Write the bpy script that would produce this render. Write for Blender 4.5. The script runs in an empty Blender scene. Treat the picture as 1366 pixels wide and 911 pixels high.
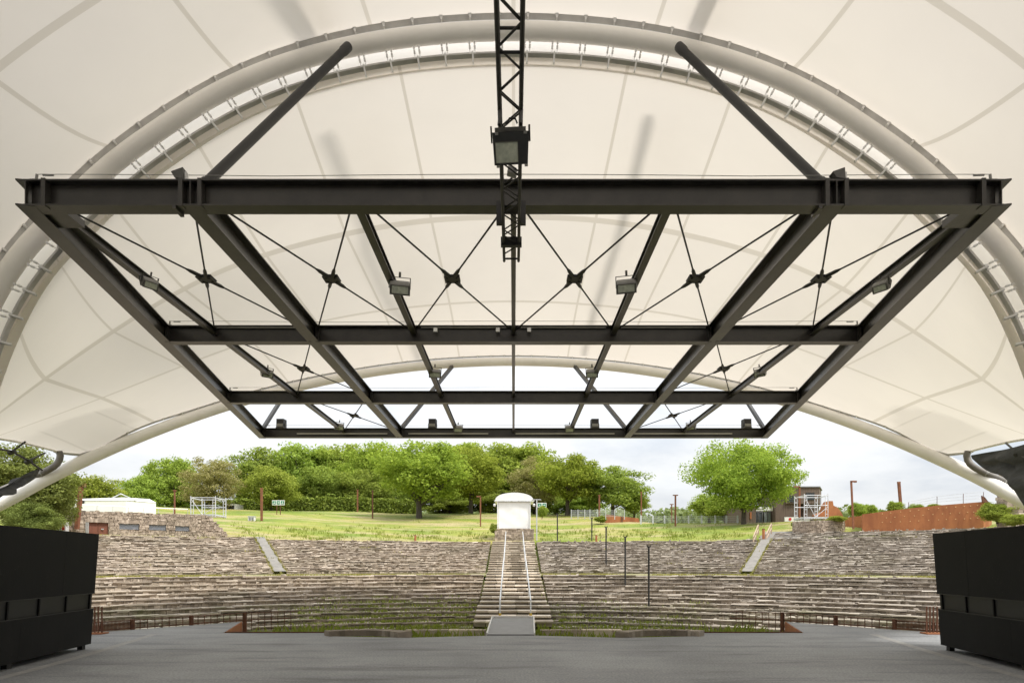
import bpy, math, random
import numpy as np
from mathutils import Vector, Matrix

S = bpy.context.scene
COL = S.collection
R = math.radians
EYE = 1.7
F = 911.0
HX, HY = 685.0, 751.0
rnd = random.Random(7)


def P(px, py, Y):
    return Vector(((px - HX) / F * Y, Y, EYE + (HY - py) / F * Y))


def up(dx, yu, Y):
    return Vector((dx / F * Y, Y, EYE + yu / F * Y))


# ------------------------------------------------------------------ materials
def nodes(name):
    m = bpy.data.materials.new(name)
    m.use_nodes = True
    nt = m.node_tree
    b = nt.nodes['Principled BSDF']
    return m, nt, b


def N(nt, t, **kw):
    n = nt.nodes.new(t)
    for k, v in kw.items():
        setattr(n, k, v)
    return n


def ramp(nt, fac, stops):
    r = N(nt, 'ShaderNodeValToRGB')
    e = r.color_ramp.elements
    while len(e) < len(stops):
        e.new(0.5)
    for k, (p, c) in enumerate(stops):
        e[k].position = p
        e[k].color = (*c, 1) if len(c) == 3 else c
    nt.links.new(fac, r.inputs['Fac'])
    return r.outputs['Color']


def mixc(nt, fac, a, b, mode='MIX'):
    m = N(nt, 'ShaderNodeMix', data_type='RGBA', blend_type=mode)
    L = nt.links.new
    if isinstance(fac, (int, float)):
        m.inputs[0].default_value = fac
    else:
        L(fac, m.inputs[0])
    for v, i in ((a, 6), (b, 7)):
        if isinstance(v, (tuple, list)):
            m.inputs[i].default_value = (*v, 1)
        else:
            L(v, m.inputs[i])
    return m.outputs[2]


def math_(nt, op, a, b=0.0, clamp=False):
    m = N(nt, 'ShaderNodeMath', operation=op, use_clamp=clamp)
    for v, i in ((a, 0), (b, 1)):
        if isinstance(v, (int, float)):
            m.inputs[i].default_value = v
        else:
            nt.links.new(v, m.inputs[i])
    return m.outputs[0]


def noise(nt, scale, detail=4, rough=.6, vec=None, coord='Object'):
    n = N(nt, 'ShaderNodeTexNoise')
    n.inputs['Scale'].default_value = scale
    n.inputs['Detail'].default_value = detail
    n.inputs['Roughness'].default_value = rough
    if vec is None:
        vec = N(nt, 'ShaderNodeTexCoord').outputs[coord]
    nt.links.new(vec, n.inputs['Vector'])
    return n.outputs['Fac']


def bump(nt, b, h, strength=.3, dist=.02):
    bn = N(nt, 'ShaderNodeBump')
    bn.inputs['Strength'].default_value = strength
    bn.inputs['Distance'].default_value = dist
    nt.links.new(h, bn.inputs['Height'])
    nt.links.new(bn.outputs[0], b.inputs['Normal'])


def simple(name, c1, c2=None, scale=3, rough=.7, metal=0, bs=.15, lo=.35, hi=.65, stretch=None):
    m, nt, b = nodes(name)
    b.inputs['Roughness'].default_value = rough
    b.inputs['Metallic'].default_value = metal
    if c2 is None:
        c2 = tuple(x * .8 for x in c1)
    vec = None
    if stretch:
        mp = N(nt, 'ShaderNodeMapping')
        mp.inputs['Scale'].default_value = stretch
        nt.links.new(N(nt, 'ShaderNodeTexCoord').outputs['Object'], mp.inputs[0])
        vec = mp.outputs[0]
    f = noise(nt, scale, 5, .65, vec)
    nt.links.new(ramp(nt, f, [(lo, c1), (hi, c2)]), b.inputs['Base Color'])
    if bs:
        bump(nt, b, noise(nt, scale * 6, 3), bs)
    return m


def stone_mat(name, tint, green=.0, light=False):
    m, nt, b = nodes(name)
    L = nt.links.new
    b.inputs['Roughness'].default_value = .9
    g = N(nt, 'ShaderNodeNewGeometry')
    isl = g.outputs['Random Per Island']
    pal = [(0, (.20, .178, .155)), (.3, (.265, .238, .208)), (.65, (.325, .294, .258)), (.9, (.375, .345, .305)), (1, (.48, .45, .41))] if not light else [(0, (.27, .24, .2)), (.4, (.36, .325, .28)), (.8, (.46, .42, .37)), (1, (.6, .56, .5))]
    c = ramp(nt, isl, [(p, tuple(x * t for x, t in zip(cc, tint))) for p, cc in pal])
    n1 = noise(nt, 3.3, 6, .7)
    c = mixc(nt, 1.0, c, ramp(nt, n1, [(.3, (.74, .72, .70)), (.7, (1.16, 1.14, 1.12))]), 'MULTIPLY')
    n2 = noise(nt, .35, 4, .6)
    c = mixc(nt, math_(nt, 'MULTIPLY', ramp(nt, n2, [(.45, (0, 0, 0)), (.7, (1, 1, 1))]), .35), c, (.17, .15, .09))
    if green:
        n3 = noise(nt, .8, 5, .7)
        c = mixc(nt, math_(nt, 'MULTIPLY', ramp(nt, n3, [(.48, (0, 0, 0)), (.66, (1, 1, 1))]), green), c, (.12, .15, .035))
    L(c, b.inputs['Base Color'])
    bump(nt, b, noise(nt, 14, 5, .7), .6, .03)
    return m


def leaf_mat(name, cols, trans=.35):
    m = bpy.data.materials.new(name)
    m.use_nodes = True
    nt = m.node_tree
    nt.nodes.clear()
    L = nt.links.new
    g = N(nt, 'ShaderNodeNewGeometry')
    oi = N(nt, 'ShaderNodeObjectInfo')
    f = math_(nt, 'ADD', math_(nt, 'MULTIPLY', g.outputs['Random Per Island'], .7), math_(nt, 'MULTIPLY', noise(nt, .55, 3), .55))
    f = math_(nt, 'SUBTRACT', f, .12)
    c = ramp(nt, f, [(0, cols[0]), (.5, cols[1]), (1, cols[2])])
    hs = N(nt, 'ShaderNodeHueSaturation')
    hs.inputs['Saturation'].default_value = .9
    L(c, hs.inputs['Color'])
    L(math_(nt, 'ADD', math_(nt, 'MULTIPLY', oi.outputs['Random'], .3), 1.0), hs.inputs['Value'])
    L(math_(nt, 'ADD', math_(nt, 'MULTIPLY', oi.outputs['Random'], .03), .485), hs.inputs['Hue'])
    d = N(nt, 'ShaderNodeBsdfDiffuse')
    t = N(nt, 'ShaderNodeBsdfTranslucent')
    mx = N(nt, 'ShaderNodeMixShader')
    mx.inputs[0].default_value = trans
    L(hs.outputs[0], d.inputs[0])
    L(mixc(nt, .5, hs.outputs[0], (.30, .36, .03)), t.inputs[0])
    L(d.outputs[0], mx.inputs[1])
    L(t.outputs[0], mx.inputs[2])
    o = N(nt, 'ShaderNodeOutputMaterial')
    L(mx.outputs[0], o.inputs[0])
    return m


def membrane_mat(name, seams_u, rows_v, tint=(.762, .708, .645), tf=.335, wide=.008):
    """translucent PTFE cloth: welded double-layer seams (u lines) and belt strips (v lines) let less light through"""
    m = bpy.data.materials.new(name)
    m.use_nodes = True
    nt = m.node_tree
    nt.nodes.clear()
    L = nt.links.new
    uv = N(nt, 'ShaderNodeUVMap', uv_map='cloth')
    sp = N(nt, 'ShaderNodeSeparateXYZ')
    L(uv.outputs[0], sp.inputs[0])
    u, v = sp.outputs[0], sp.outputs[1]
    # distance to nearest seam: u in seam units
    fr = math_(nt, 'ABSOLUTE', math_(nt, 'SUBTRACT', math_(nt, 'FRACT', math_(nt, 'ADD', u, .5)), .5))
    seam = math_(nt, 'LESS_THAN', fr, wide)
    tot = seam
    for rv, w in rows_v:
        tot = math_(nt, 'MAXIMUM', tot, math_(nt, 'LESS_THAN', math_(nt, 'ABSOLUTE', math_(nt, 'SUBTRACT', v, rv)), w))
    at = N(nt, 'ShaderNodeAttribute', attribute_name='double')
    dbl = math_(nt, 'MULTIPLY', at.outputs['Fac'], .6)
    f4 = math_(nt, 'ABSOLUTE', math_(nt, 'SUBTRACT', math_(nt, 'FRACT', math_(nt, 'MULTIPLY', u, 4.0)), .5))
    tot = math_(nt, 'MAXIMUM', tot, math_(nt, 'MULTIPLY', math_(nt, 'LESS_THAN', f4, .025), dbl))
    n1 = noise(nt, .35, 5, .6)
    base = mixc(nt, ramp(nt, n1, [(.35, (0, 0, 0)), (.75, (1, 1, 1))]), tint, tuple(x * .955 for x in tint))
    d = N(nt, 'ShaderNodeBsdfDiffuse')
    t = N(nt, 'ShaderNodeBsdfTranslucent')
    L(mixc(nt, dbl, mixc(nt, tot, base, tuple(x * f for x, f in zip(tint, (.86, .85, .83)))), mixc(nt, tot, tuple(x * .86 for x in tint), tuple(x * .72 for x in tint))), d.inputs[0])
    L(mixc(nt, dbl, mixc(nt, tot, base, tuple(x * f for x, f in zip(tint, (.76, .75, .72)))), mixc(nt, tot, tuple(x * .74 for x in tint), tuple(x * .6 for x in tint))), t.inputs[0])
    bn = N(nt, 'ShaderNodeBump')
    bn.inputs['Strength'].default_value = .12
    L(noise(nt, 60, 2), bn.inputs['Height'])
    L(bn.outputs[0], d.inputs['Normal'])
    mx = N(nt, 'ShaderNodeMixShader')
    mx.inputs[0].default_value = tf
    L(d.outputs[0], mx.inputs[1])
    L(t.outputs[0], mx.inputs[2])
    o = N(nt, 'ShaderNodeOutputMaterial')
    L(mx.outputs[0], o.inputs[0])
    return m


M = {}
M['steel'] = simple('black_steel', (.0255, .0235, .021), (.042, .038, .033), 2.2, .33, 0, .05)
M['steel2'] = simple('black_truss', (.012, .012, .0125), (.02, .0195, .019), 4, .55, 0, .03)
M['white_tube'] = simple('white_painted_tube', (.88, .86, .82), (.82, .80, .765), 1.4, .45, 0, .03)
M['rail'] = simple('aluminium_rail', (.56, .55, .53), (.46, .45, .44), 3, .45, .1, .03)
M['galv'] = simple('galvanised', (.60, .61, .62), (.46, .47, .48), 6, .4, .4, .03)
M['galv_light'] = simple('light_scaffold', (.62, .63, .65), (.5, .51, .53), 6, .45, .2, .03)
M['corten'] = simple('corten', (.42, .165, .062), (.30, .108, .043), 1.6, .85, 0, .2, stretch=(1, 1, .35))
M['corten_dark'] = simple('corten_dark', (.17, .07, .036), (.09, .042, .026), 5, .85, 0, .2)
M['corten_pole'] = simple('corten_pole', (.24, .09, .042), (.15, .06, .032), 3, .85, 0, .2)
M['black_panel'] = simple('black_panel', (.0036, .0036, .0038), (.0058, .0058, .0062), 1.2, .6, 0, .1)
def dusty_black():
    m, nt, b = nodes('black_panel')
    n1 = noise(nt, 1.1, 5, .6)
    mp = N(nt, 'ShaderNodeMapping')
    mp.inputs['Scale'].default_value = (1, 2.2, .35)
    nt.links.new(N(nt, 'ShaderNodeTexCoord').outputs['Object'], mp.inputs[0])
    n2 = noise(nt, 2.2, 6, .7, mp.outputs[0])
    c = ramp(nt, n1, [(.35, (.0034, .0034, .0037)), (.65, (.0058, .0058, .0062))])
    c = mixc(nt, math_(nt, 'MULTIPLY', ramp(nt, n2, [(.55, (0, 0, 0)), (.75, (1, 1, 1))]), .6), c, (.011, .011, .011))
    v = N(nt, 'ShaderNodeTexVoronoi')
    v.inputs['Scale'].default_value = 7
    nt.links.new(N(nt, 'ShaderNodeTexCoord').outputs['Object'], v.inputs['Vector'])
    c = mixc(nt, math_(nt, 'LESS_THAN', v.outputs['Distance'], .055), c, (.04, .039, .036))
    nt.links.new(c, b.inputs['Base Color'])
    b.inputs['Roughness'].default_value = .65
    b.inputs['Specular IOR Level'].default_value = .22
    bump(nt, b, noise(nt, 30, 4, .7), .25, .01)
    return m


M['black_panel'] = dusty_black()
M['black_slot'] = simple('black_slot', (.0052, .006, .0075), (.004, .0048, .006), 2, .45, 0, 0)
M['netting'] = simple('black_netting', (.012, .013, .016), (.05, .055, .062), 2.2, .75, 0, .3, stretch=(1, .4, 3))
M['white_tarp'] = simple('white_tarp', (.82, .82, .81), (.74, .74, .73), 1.3, .5, 0, .12)
M['wood'] = simple('brown_boards', (.155, .112, .088), (.10, .072, .057), 3, .8, 0, .2, stretch=(6, 6, .25))
M['wood_pale'] = simple('pale_wood', (.45, .34, .25), (.34, .25, .18), 4, .8)
M['door_red'] = simple('red_brown_door', (.19, .065, .035), (.14, .045, .026), 4, .6, 0, .1, stretch=(6, 6, .3))
M['louvre'] = simple('grey_louvre', (.36, .38, .42), (.28, .30, .34), 5, .5)
M['dark'] = simple('dark_opening', (.018, .018, .019), (.03, .03, .03), 2, .6)
M['glassy'] = simple('window_glass', (.03, .04, .045), (.06, .07, .075), 1, .08)
M['glassy_pale'] = simple('pale_window', (.30, .34, .37), (.20, .24, .27), 2, .15)
M['lamp_body'] = simple('lamp_body', (.07, .068, .062), (.10, .097, .09), 6, .5)
M['lamp_grey'] = simple('lamp_grey', (.30, .295, .28), (.24, .235, .225), 6, .45)
M['lamp_glass'] = simple('lamp_glass', (.52, .55, .46), (.34, .37, .31), 9, .12)
M['white_plain'] = simple('white_plastic', (.8, .8, .79), (.72, .72, .71), 4, .4)
M['green_sign'] = simple('green_sign', (.02, .2, .12), (.02, .17, .1), 4, .4, 0, 0)
M['red_sign'] = simple('red_sign', (.55, .03, .03), (.48, .03, .03), 4, .4, 0, 0)
M['grey_ink'] = simple('grey_ink', (.22, .22, .24), (.2, .2, .22), 4, .5, 0, 0)
M['yellow'] = simple('yellow_foot', (.6, .4, .03), (.5, .33, .03), 4, .5)
M['deck'] = simple('grey_deck', (.33, .34, .36), (.28, .29, .31), 5, .6, 0, .1)
M['stone'] = stone_mat('weathered_stone_warm', (1.17, 1.1, 1.02))
M['stone_g'] = stone_mat('weathered_stone_grey', (1.06, 1.03, 1.0))
M['stone_moss'] = stone_mat('weathered_stone_mossy', (1.12, 1.07, .99), .45)
M['stone_moss_g'] = stone_mat('weathered_stone_mossy_grey', (1.0, .98, .94), .3)
M['rubble'] = stone_mat('rubble_wall', (1.2, 1.09, 1.0))
M['step'] = stone_mat('step_stone', (1.12, 1.08, 1.02), 0, True)
M['conc'] = simple('worn_concrete', (.215, .20, .18), (.155, .145, .13), 2, .9, 0, .2)
M['pipe'] = simple('dull_pipe', (.17, .155, .14), (.12, .11, .10), 3, .6)
M['drain'] = simple('pale_setts', (.42, .42, .42), (.30, .30, .30), 7, .8, 0, .2)
M['flood_black'] = simple('flood_black', (.022, .024, .026), (.03, .032, .034), 5, .5)
M['bark'] = simple('bark', (.10, .08, .06), (.05, .042, .034), 5, .9, 0, .4, stretch=(3, 3, .5))
M['leaf_bright'] = leaf_mat('leaf_bright', [(.11, .165, .012), (.25, .335, .024), (.44, .52, .055)], .48)
M['leaf_mid'] = leaf_mat('leaf_mid', [(.12, .175, .018), (.265, .335, .034), (.43, .50, .07)], .46)
M['leaf_olive'] = leaf_mat('leaf_olive', [(.06, .075, .016), (.15, .175, .04), (.27, .31, .07)], .35)
M['leaf_dark'] = leaf_mat('leaf_dark', [(.095, .145, .018), (.22, .295, .038), (.37, .45, .07)], .42)
M['leaf_brown'] = leaf_mat('leaf_brown', [(.18, .17, .055), (.34, .315, .11), (.47, .44, .17)], .4)
M['leaf_hedge'] = leaf_mat('leaf_hedge', [(.08, .13, .018), (.18, .26, .035), (.30, .38, .055)], .3)
M['leaf_far'] = leaf_mat('leaf_far', [(.10, .13, .05), (.16, .2, .08), (.24, .28, .12)], .3)
M['blade'] = leaf_mat('grass_blade', [(.11, .14, .02), (.19, .24, .03), (.32, .33, .07)], .4)
M['blade_dry'] = leaf_mat('dry_grass', [(.19, .17, .035), (.28, .25, .05), (.36, .33, .09)], .35)


def asphalt():
    m, nt, b = nodes('asphalt')
    L = nt.links.new
    n1 = noise(nt, .5, 5, .65)
    n2 = noise(nt, 26, 4, .75)
    mp = N(nt, 'ShaderNodeMapping')
    mp.inputs['Scale'].default_value = (.25, 1.6, 1)
    L(N(nt, 'ShaderNodeTexCoord').outputs['Object'], mp.inputs[0])
    n3 = noise(nt, 1.1, 5, .7, mp.outputs[0])
    c = ramp(nt, n1, [(.3, (.25, .262, .28)), (.7, (.335, .348, .37))])
    c = mixc(nt, 1, c, ramp(nt, n2, [(.3, (.6, .6, .6)), (.7, (1.38, 1.38, 1.37))]), 'MULTIPLY')
    c = mixc(nt, 1, c, ramp(nt, n3, [(.34, (.66, .66, .66)), (.46, (1, 1, 1)), (.74, (1.12, 1.12, 1.12))]), 'MULTIPLY')
    # small pale scuffs
    v = N(nt, 'ShaderNodeTexVoronoi')
    v.inputs['Scale'].default_value = 1.1
    L(N(nt, 'ShaderNodeTexCoord').outputs['Object'], v.inputs['Vector'])
    c = mixc(nt, math_(nt, 'LESS_THAN', v.outputs['Distance'], .032), c, (.33, .33, .32))
    # hairline cracks and darker worn patches
    ve = N(nt, 'ShaderNodeTexVoronoi', feature='DISTANCE_TO_EDGE')
    ve.inputs['Scale'].default_value = .22
    wv = N(nt, 'ShaderNodeVectorMath', operation='ADD')
    nv = N(nt, 'ShaderNodeTexNoise')
    nv.inputs['Scale'].default_value = 1.3
    L(N(nt, 'ShaderNodeTexCoord').outputs['Object'], nv.inputs['Vector'])
    L(N(nt, 'ShaderNodeTexCoord').outputs['Object'], wv.inputs[0])
    L(nv.outputs['Color'], wv.inputs[1])
    L(wv.outputs[0], ve.inputs['Vector'])
    c = mixc(nt, math_(nt, 'MULTIPLY', math_(nt, 'LESS_THAN', ve.outputs['Distance'], .0012), .2), c, (.09, .09, .09))
    n5 = noise(nt, .23, 4, .55)
    c = mixc(nt, 1, c, ramp(nt, n5, [(.36, (.8, .8, .8)), (.6, (1.06, 1.06, 1.06))]), 'MULTIPLY')
    L(c, b.inputs['Base Color'])
    b.inputs['Roughness'].default_value = .8
    bump(nt, b, n2, .35, .01)
    return m


def hill_mat():
    m, nt, b = nodes('hill_grass')
    L = nt.links.new
    n1 = noise(nt, .16, 5, .65)
    mp = N(nt, 'ShaderNodeMapping')
    mp.inputs['Scale'].default_value = (.22, 1, 1)
    L(N(nt, 'ShaderNodeTexCoord').outputs['Object'], mp.inputs[0])
    n2 = noise(nt, .38, 5, .7, mp.outputs[0])
    n3 = noise(nt, 6, 5, .75)
    c = ramp(nt, n1, [(.36, (.125, .185, .018)), (.5, (.20, .24, .03)), (.64, (.30, .275, .07))])
    c = mixc(nt, ramp(nt, n2, [(.47, (0, 0, 0)), (.62, (1, 1, 1))]), c, (.36, .30, .16))
    c = mixc(nt, 1, c, ramp(nt, n3, [(.3, (.66, .68, .6)), (.7, (1.3, 1.27, 1.2))]), 'MULTIPLY')
    L(c, b.inputs['Base Color'])
    b.inputs['Roughness'].default_value = .95
    bump(nt, b, n3, .8, .15)
    return m


M['asphalt'] = asphalt()
M['hill'] = hill_mat()
M['pit_grass'] = simple('pit_grass', (.09, .12, .02), (.16, .18, .05), 1.5, .95, 0, .6)
M['membrane'] = membrane_mat('front_membrane', 6.5, [(1.0, .026), (2.0, .013)], wide=.015)
M['membrane_rear'] = membrane_mat('rear_membrane', 5.5, [(1.0, .015)], wide=.014)
M['membrane_flap'] = membrane_mat('flap_membrane', 40, [], tint=(.86, .83, .79), tf=.42, wide=.0)


# ------------------------------------------------------------------ mesh builder
class MB:
    def __init__(self):
        self.v, self.f = [], []

    def add(self, vs, fs):
        o = len(self.v)
        self.v += [tuple(p) for p in vs]
        self.f += [tuple(i + o for i in q) for q in fs]

    BF = [(0, 3, 2, 1), (4, 5, 6, 7), (0, 1, 5, 4), (1, 2, 6, 5), (2, 3, 7, 6), (3, 0, 4, 7)]

    def hexa(self, vs):
        self.add(vs, MB.BF)

    def box(self, x0, x1, y0, y1, z0, z1, j=0, rg=rnd):
        vs = [(x0, y0, z0), (x1, y0, z0), (x1, y1, z0), (x0, y1, z0), (x0, y0, z1), (x1, y0, z1), (x1, y1, z1), (x0, y1, z1)]
        if j:
            vs = [tuple(c + rg.uniform(-j, j) for c in p) for p in vs]
        self.hexa(vs)

    def bar(self, a, b, w, h, upv=(0, 0, 1)):
        a, b = Vector(a), Vector(b)
        d = (b - a).normalized()
        u = Vector(upv)
        s = d.cross(u)
        if s.length < 1e-5:
            s = d.cross(Vector((0, 1, 0)))
        s.normalize()
        u = s.cross(d).normalized()
        s *= w / 2
        u *= h / 2
        self.hexa([a - s - u, a + s - u, b + s - u, b - s - u, a - s + u, a + s + u, b + s + u, b - s + u])

    def ibeam(self, a, b, h, w, tw=.016, tf=.026, skew=None):
        """I section, web vertical; skew = direction the ends are cut along (plan)"""
        a, b = Vector(a), Vector(b)
        d = (b - a).normalized()
        s = d.cross(Vector((0, 0, 1))).normalized()
        z = Vector((0, 0, 1))
        pr = [(-w / 2, 0), (w / 2, 0), (w / 2, tf), (tw / 2, tf), (tw / 2, h - tf), (w / 2, h - tf), (w / 2, h), (-w / 2, h), (-w / 2, h - tf),
              (-tw / 2, h - tf), (-tw / 2, tf), (-w / 2, tf)]
        n = len(pr)
        vs = []
        for k, e in enumerate((a, b)):
            for (x, y) in pr:
                off = skew[k] * x if skew else 0
                vs.append(e + s * x + z * y + d * off)
        fs = [(i, (i + 1) % n, n + (i + 1) % n, n + i) for i in range(n)]
        for base, flip in ((0, 1), (n, 0)):
            for q in ((0, 1, 2, 3, 10, 11), (3, 4, 9, 10), (4, 5, 6, 7, 8, 9)):
                q = tuple(i + base for i in q)
                fs.append(q[::-1] if flip else q)
        self.add(vs, fs)

    def tube(self, pts, r, n=8, cap=True, rr=None):
        pts = [Vector(p) for p in pts]
        k = len(pts)
        rad = rr or [r] * k
        ref = None
        vs = []
        for i, p in enumerate(pts):
            d = (pts[min(i + 1, k - 1)] - pts[max(i - 1, 0)]).normalized()
            if ref is None:
                ref = Vector((0, 0, 1)) if abs(d.z) < .9 else Vector((1, 0, 0))
            s = d.cross(ref).normalized()
            ref = s.cross(d).normalized()
            for a in range(n):
                t = 2 * math.pi * a / n
                vs.append(p + (s * math.cos(t) + ref * math.sin(t)) * rad[i])
        fs = []
        for i in range(k - 1):
            for a in range(n):
                b = (a + 1) % n
                fs.append((i * n + a, i * n + b, (i + 1) * n + b, (i + 1) * n + a))
        if cap:
            fs.append(tuple(range(n))[::-1])
            fs.append(tuple((k - 1) * n + a for a in range(n)))
        self.add(vs, fs)

    def prism(self, poly, a, b):
        """poly: list of 3D points; extruded by vector b-a"""
        d = Vector(b) - Vector(a)
        n = len(poly)
        vs = [Vector(p) for p in poly] + [Vector(p) + d for p in poly]
        fs = [tuple(range(n))[::-1], tuple(range(n, 2 * n))]
        fs += [(i, (i + 1) % n, n + (i + 1) % n, n + i) for i in range(n)]
        self.add(vs, fs)

    def slab(self, poly, z0, z1):
        self.prism([(x, y, z0) for x, y in poly], (0, 0, z0), (0, 0, z1))

    def grid(self, rows):
        n = len(rows[0])
        vs = [p for r in rows for p in r]
        fs = [(i * n + j, i * n + j + 1, (i + 1) * n + j + 1, (i + 1) * n + j) for i in range(len(rows) - 1) for j in range(n - 1)]
        self.add(vs, fs)

    def build(self, name, mat, parent=None, smooth=False, local=False):
        me = bpy.data.meshes.new(name)
        off = Vector((0, 0, 0)) if (parent is None or local) else world_loc(parent)
        me.from_pydata([(p[0] - off.x, p[1] - off.y, p[2] - off.z) for p in self.v], [], self.f)
        me.materials.append(mat)
        if smooth:
            me.polygons.foreach_set('use_smooth', [True] * len(me.polygons))
            try:
                me.set_sharp_from_angle(angle=R(45))
            except Exception:
                pass
        me.update()
        o = bpy.data.objects.new(name, me)
        COL.objects.link(o)
        if parent is not None:
            o.parent = parent
        return o


def world_loc(o):
    p = Vector(o.location)
    while o.parent:
        o = o.parent
        p += Vector(o.location)
    return p


def tag(o, label, cat, group=None, kind=None):
    o['label'] = label
    o['category'] = cat
    if group:
        o['group'] = group
    if kind:
        o['kind'] = kind
    return o


def struct(o):
    o['kind'] = 'structure'
    return o


def thing(name, label, cat, loc=(0, 0, 0), group=None, rz=0):
    o = bpy.data.objects.new(name, None)
    o.empty_display_size = .2
    COL.objects.link(o)
    o.location = loc
    o.rotation_euler = (0, 0, rz)
    return tag(o, label, cat, group)


def copy_tree(o, parent=None):
    c = o.copy()
    COL.objects.link(c)
    if parent is not None:
        c.parent = parent
    for ch in list(o.children):
        copy_tree(ch, c)
    return c


# ------------------------------------------------------------------ curves
def spline(pts, n):
    """natural cubic spline through 3D points resampled evenly by length"""
    p = np.array([tuple(q) for q in pts], float)
    t = np.concatenate([[0], np.cumsum(np.linalg.norm(np.diff(p, axis=0), axis=1))])
    d = natural(t, p, np.linspace(0, t[-1], 400))
    s = np.concatenate([[0], np.cumsum(np.linalg.norm(np.diff(d, axis=0), axis=1))])
    u = np.linspace(0, s[-1], n)
    return np.stack([np.interp(u, s, d[:, k]) for k in range(3)], 1)


def natural(t, p, x):
    n = len(t)
    A = np.zeros((n, n))
    rhs = np.zeros((n, p.shape[1]))
    A[0, 0] = A[-1, -1] = 1
    h = np.diff(t)
    for i in range(1, n - 1):
        A[i, i - 1], A[i, i], A[i, i + 1] = h[i - 1], 2 * (h[i - 1] + h[i]), h[i]
        rhs[i] = 6 * ((p[i + 1] - p[i]) / h[i] - (p[i] - p[i - 1]) / h[i - 1])
    m = np.linalg.solve(A, rhs)
    i = np.clip(np.searchsorted(t, x) - 1, 0, n - 2)
    dx = (x - t[i])[:, None]
    hh = h[i][:, None]
    return p[i] + dx * ((p[i + 1] - p[i]) / hh - hh * (2 * m[i] + m[i + 1]) / 6) + dx ** 2 * m[i] / 2 + dx ** 3 * (m[i + 1] - m[i]) / (6 * hh)


def half(pts, n):
    """pts: half curve (X>=0) from the crown outwards as (X, h above eye, Y); mirrored spline gives a smooth crown"""
    q = [(-x, y, h + EYE) for (x, h, y) in pts[:0:-1]] + [(x, y, h + EYE) for (x, h, y) in pts]
    return spline(q, n)


# ------------------------------------------------------------------ terrain
CY = 14.0
R0, R1, R2, R3 = 20.5, 33.5, 35.0, 46.4


def prof(r):
    if r < R0:
        return -1.75
    if r < R1:
        return -1.7 + .2 * (r - R0)
    if r < R2:
        return .9 + .1 * (r - R1)
    if r < R3:
        return 1.05 + (2.55 / 11.4) * (r - R2)
    return 3.6


def sstep(a, b, x):
    t = min(1, max(0, (x - a) / (b - a)))
    return t * t * (3 - 2 * t)


def terr(x, y):
    dx, dy = x, y - CY
    r = math.hypot(dx, dy)
    th = math.degrees(math.atan2(dx, dy))
    z = prof(r)
    if r > R3:
        rf = 77 + (61.5 - 77) * sstep(6, 15, th)
        z += .155 * (min(r, rf) - R3) + (.02 * (r - rf) if r > rf else 0)
        z -= .5 * sstep(90, 140, r)
    w = 1 - sstep(85, 120, abs(th))
    return -1.75 + w * (z + 1.75)


def ground(px, py, y0=22, y1=130):
    """where the sight line through a photo pixel meets the hillside"""
    y = y0
    while y < y1:
        p = P(px, py, y)
        if terr(p.x, p.y) >= p.z:
            return Vector((p.x, p.y, terr(p.x, p.y)))
        y += .1
    p = P(px, py, 70)
    return Vector((p.x, p.y, terr(p.x, p.y)))


def build_ground():
    mb = MB()
    rs = [.5, 8, 16, 20, 20.6]
    rs += [R0 + .5 + i for i in range(13)] + [33.6, 35.1]
    rs += [R2 + .5 + .76 * i for i in range(15)] + [46.6, 48, 50, 52, 55, 58, 61, 64, 67, 70, 73, 76, 79, 83, 88, 95, 105, 120, 140, 170, 220, 320, 500, 900]
    nt = 216
    rows = []
    for r in rs:
        row = []
        for k in range(nt + 1):
            a = 2 * math.pi * k / nt - math.pi
            x, y = r * math.sin(a), CY + r * math.cos(a)
            z = terr(x, y)
            if 20.6 < r < 46.4:
                z -= .24 + .1
            elif r > 46.6:
                z += .1 * math.sin(x * .31 + y * .17) * math.sin(y * .23) * sstep(48, 60, r)
            row.append((x, y, z))
        rows.append(row)
    mb.grid(rows)
    o = mb.build('hillside', M['hill'], smooth=True)
    return struct(o)


build_ground()

# ------------------------------------------------------------------ stage
def mirror(poly):
    return [(-x, y) for x, y in reversed(poly)]


left = [(-17, -8), (-17, 6), (-14.2, 11.8), (-10.25, 16.85), (-7.93, 19.85), (-7.1, 16.7), (-4.55, 16.7), (-4.3, 15.95), (-2.45, 15.62), (-.66, 16.05)]
poly = left + mirror(left)
mb = MB()
mb.slab(poly, -1.9, 0)
struct(mb.build('stage_floor', M['asphalt']))
# pale drain strips set into the asphalt
for sx in (-1, 1):
    pts = [(7.2, 6.0), (7.42, 8.6), (7.6, 10.2), (7.85, 12.2), (8.2, 14.2), (8.62, 16.4)]
    q = spline([(x, y, 0) for x, y in pts], 22)
    a, b = [], []
    for i in range(len(q)):
        d = q[min(i + 1, len(q) - 1)] - q[max(i - 1, 0)]
        d /= np.linalg.norm(d)
        nrm = np.array([-d[1], d[0], 0])
        a.append((sx * (q[i] + nrm * .09)[0], (q[i] + nrm * .09)[1], .004))
        b.append((sx * (q[i] - nrm * .09)[0], (q[i] - nrm * .09)[1], .004))
    mb = MB()
    mb.grid([a, b] if sx > 0 else [b, a])
    struct(mb.build('drain_strip', M['drain']))
# rust plates lining the slot in the stage edge
for sx, side in ((-1, 'left'), (1, 'right')):
    mb = MB()
    mb.bar((sx * 7.075, 16.72, -.55), (sx * 7.905, 19.86, -.55), .03, 1.1)
    o = mb.build('rust_plate', M['corten'])
    tag(o, 'triangular looking rust plate lining the %s end of the stage pit' % side, 'steel plate', 'rust plates at the pit ends')

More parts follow.
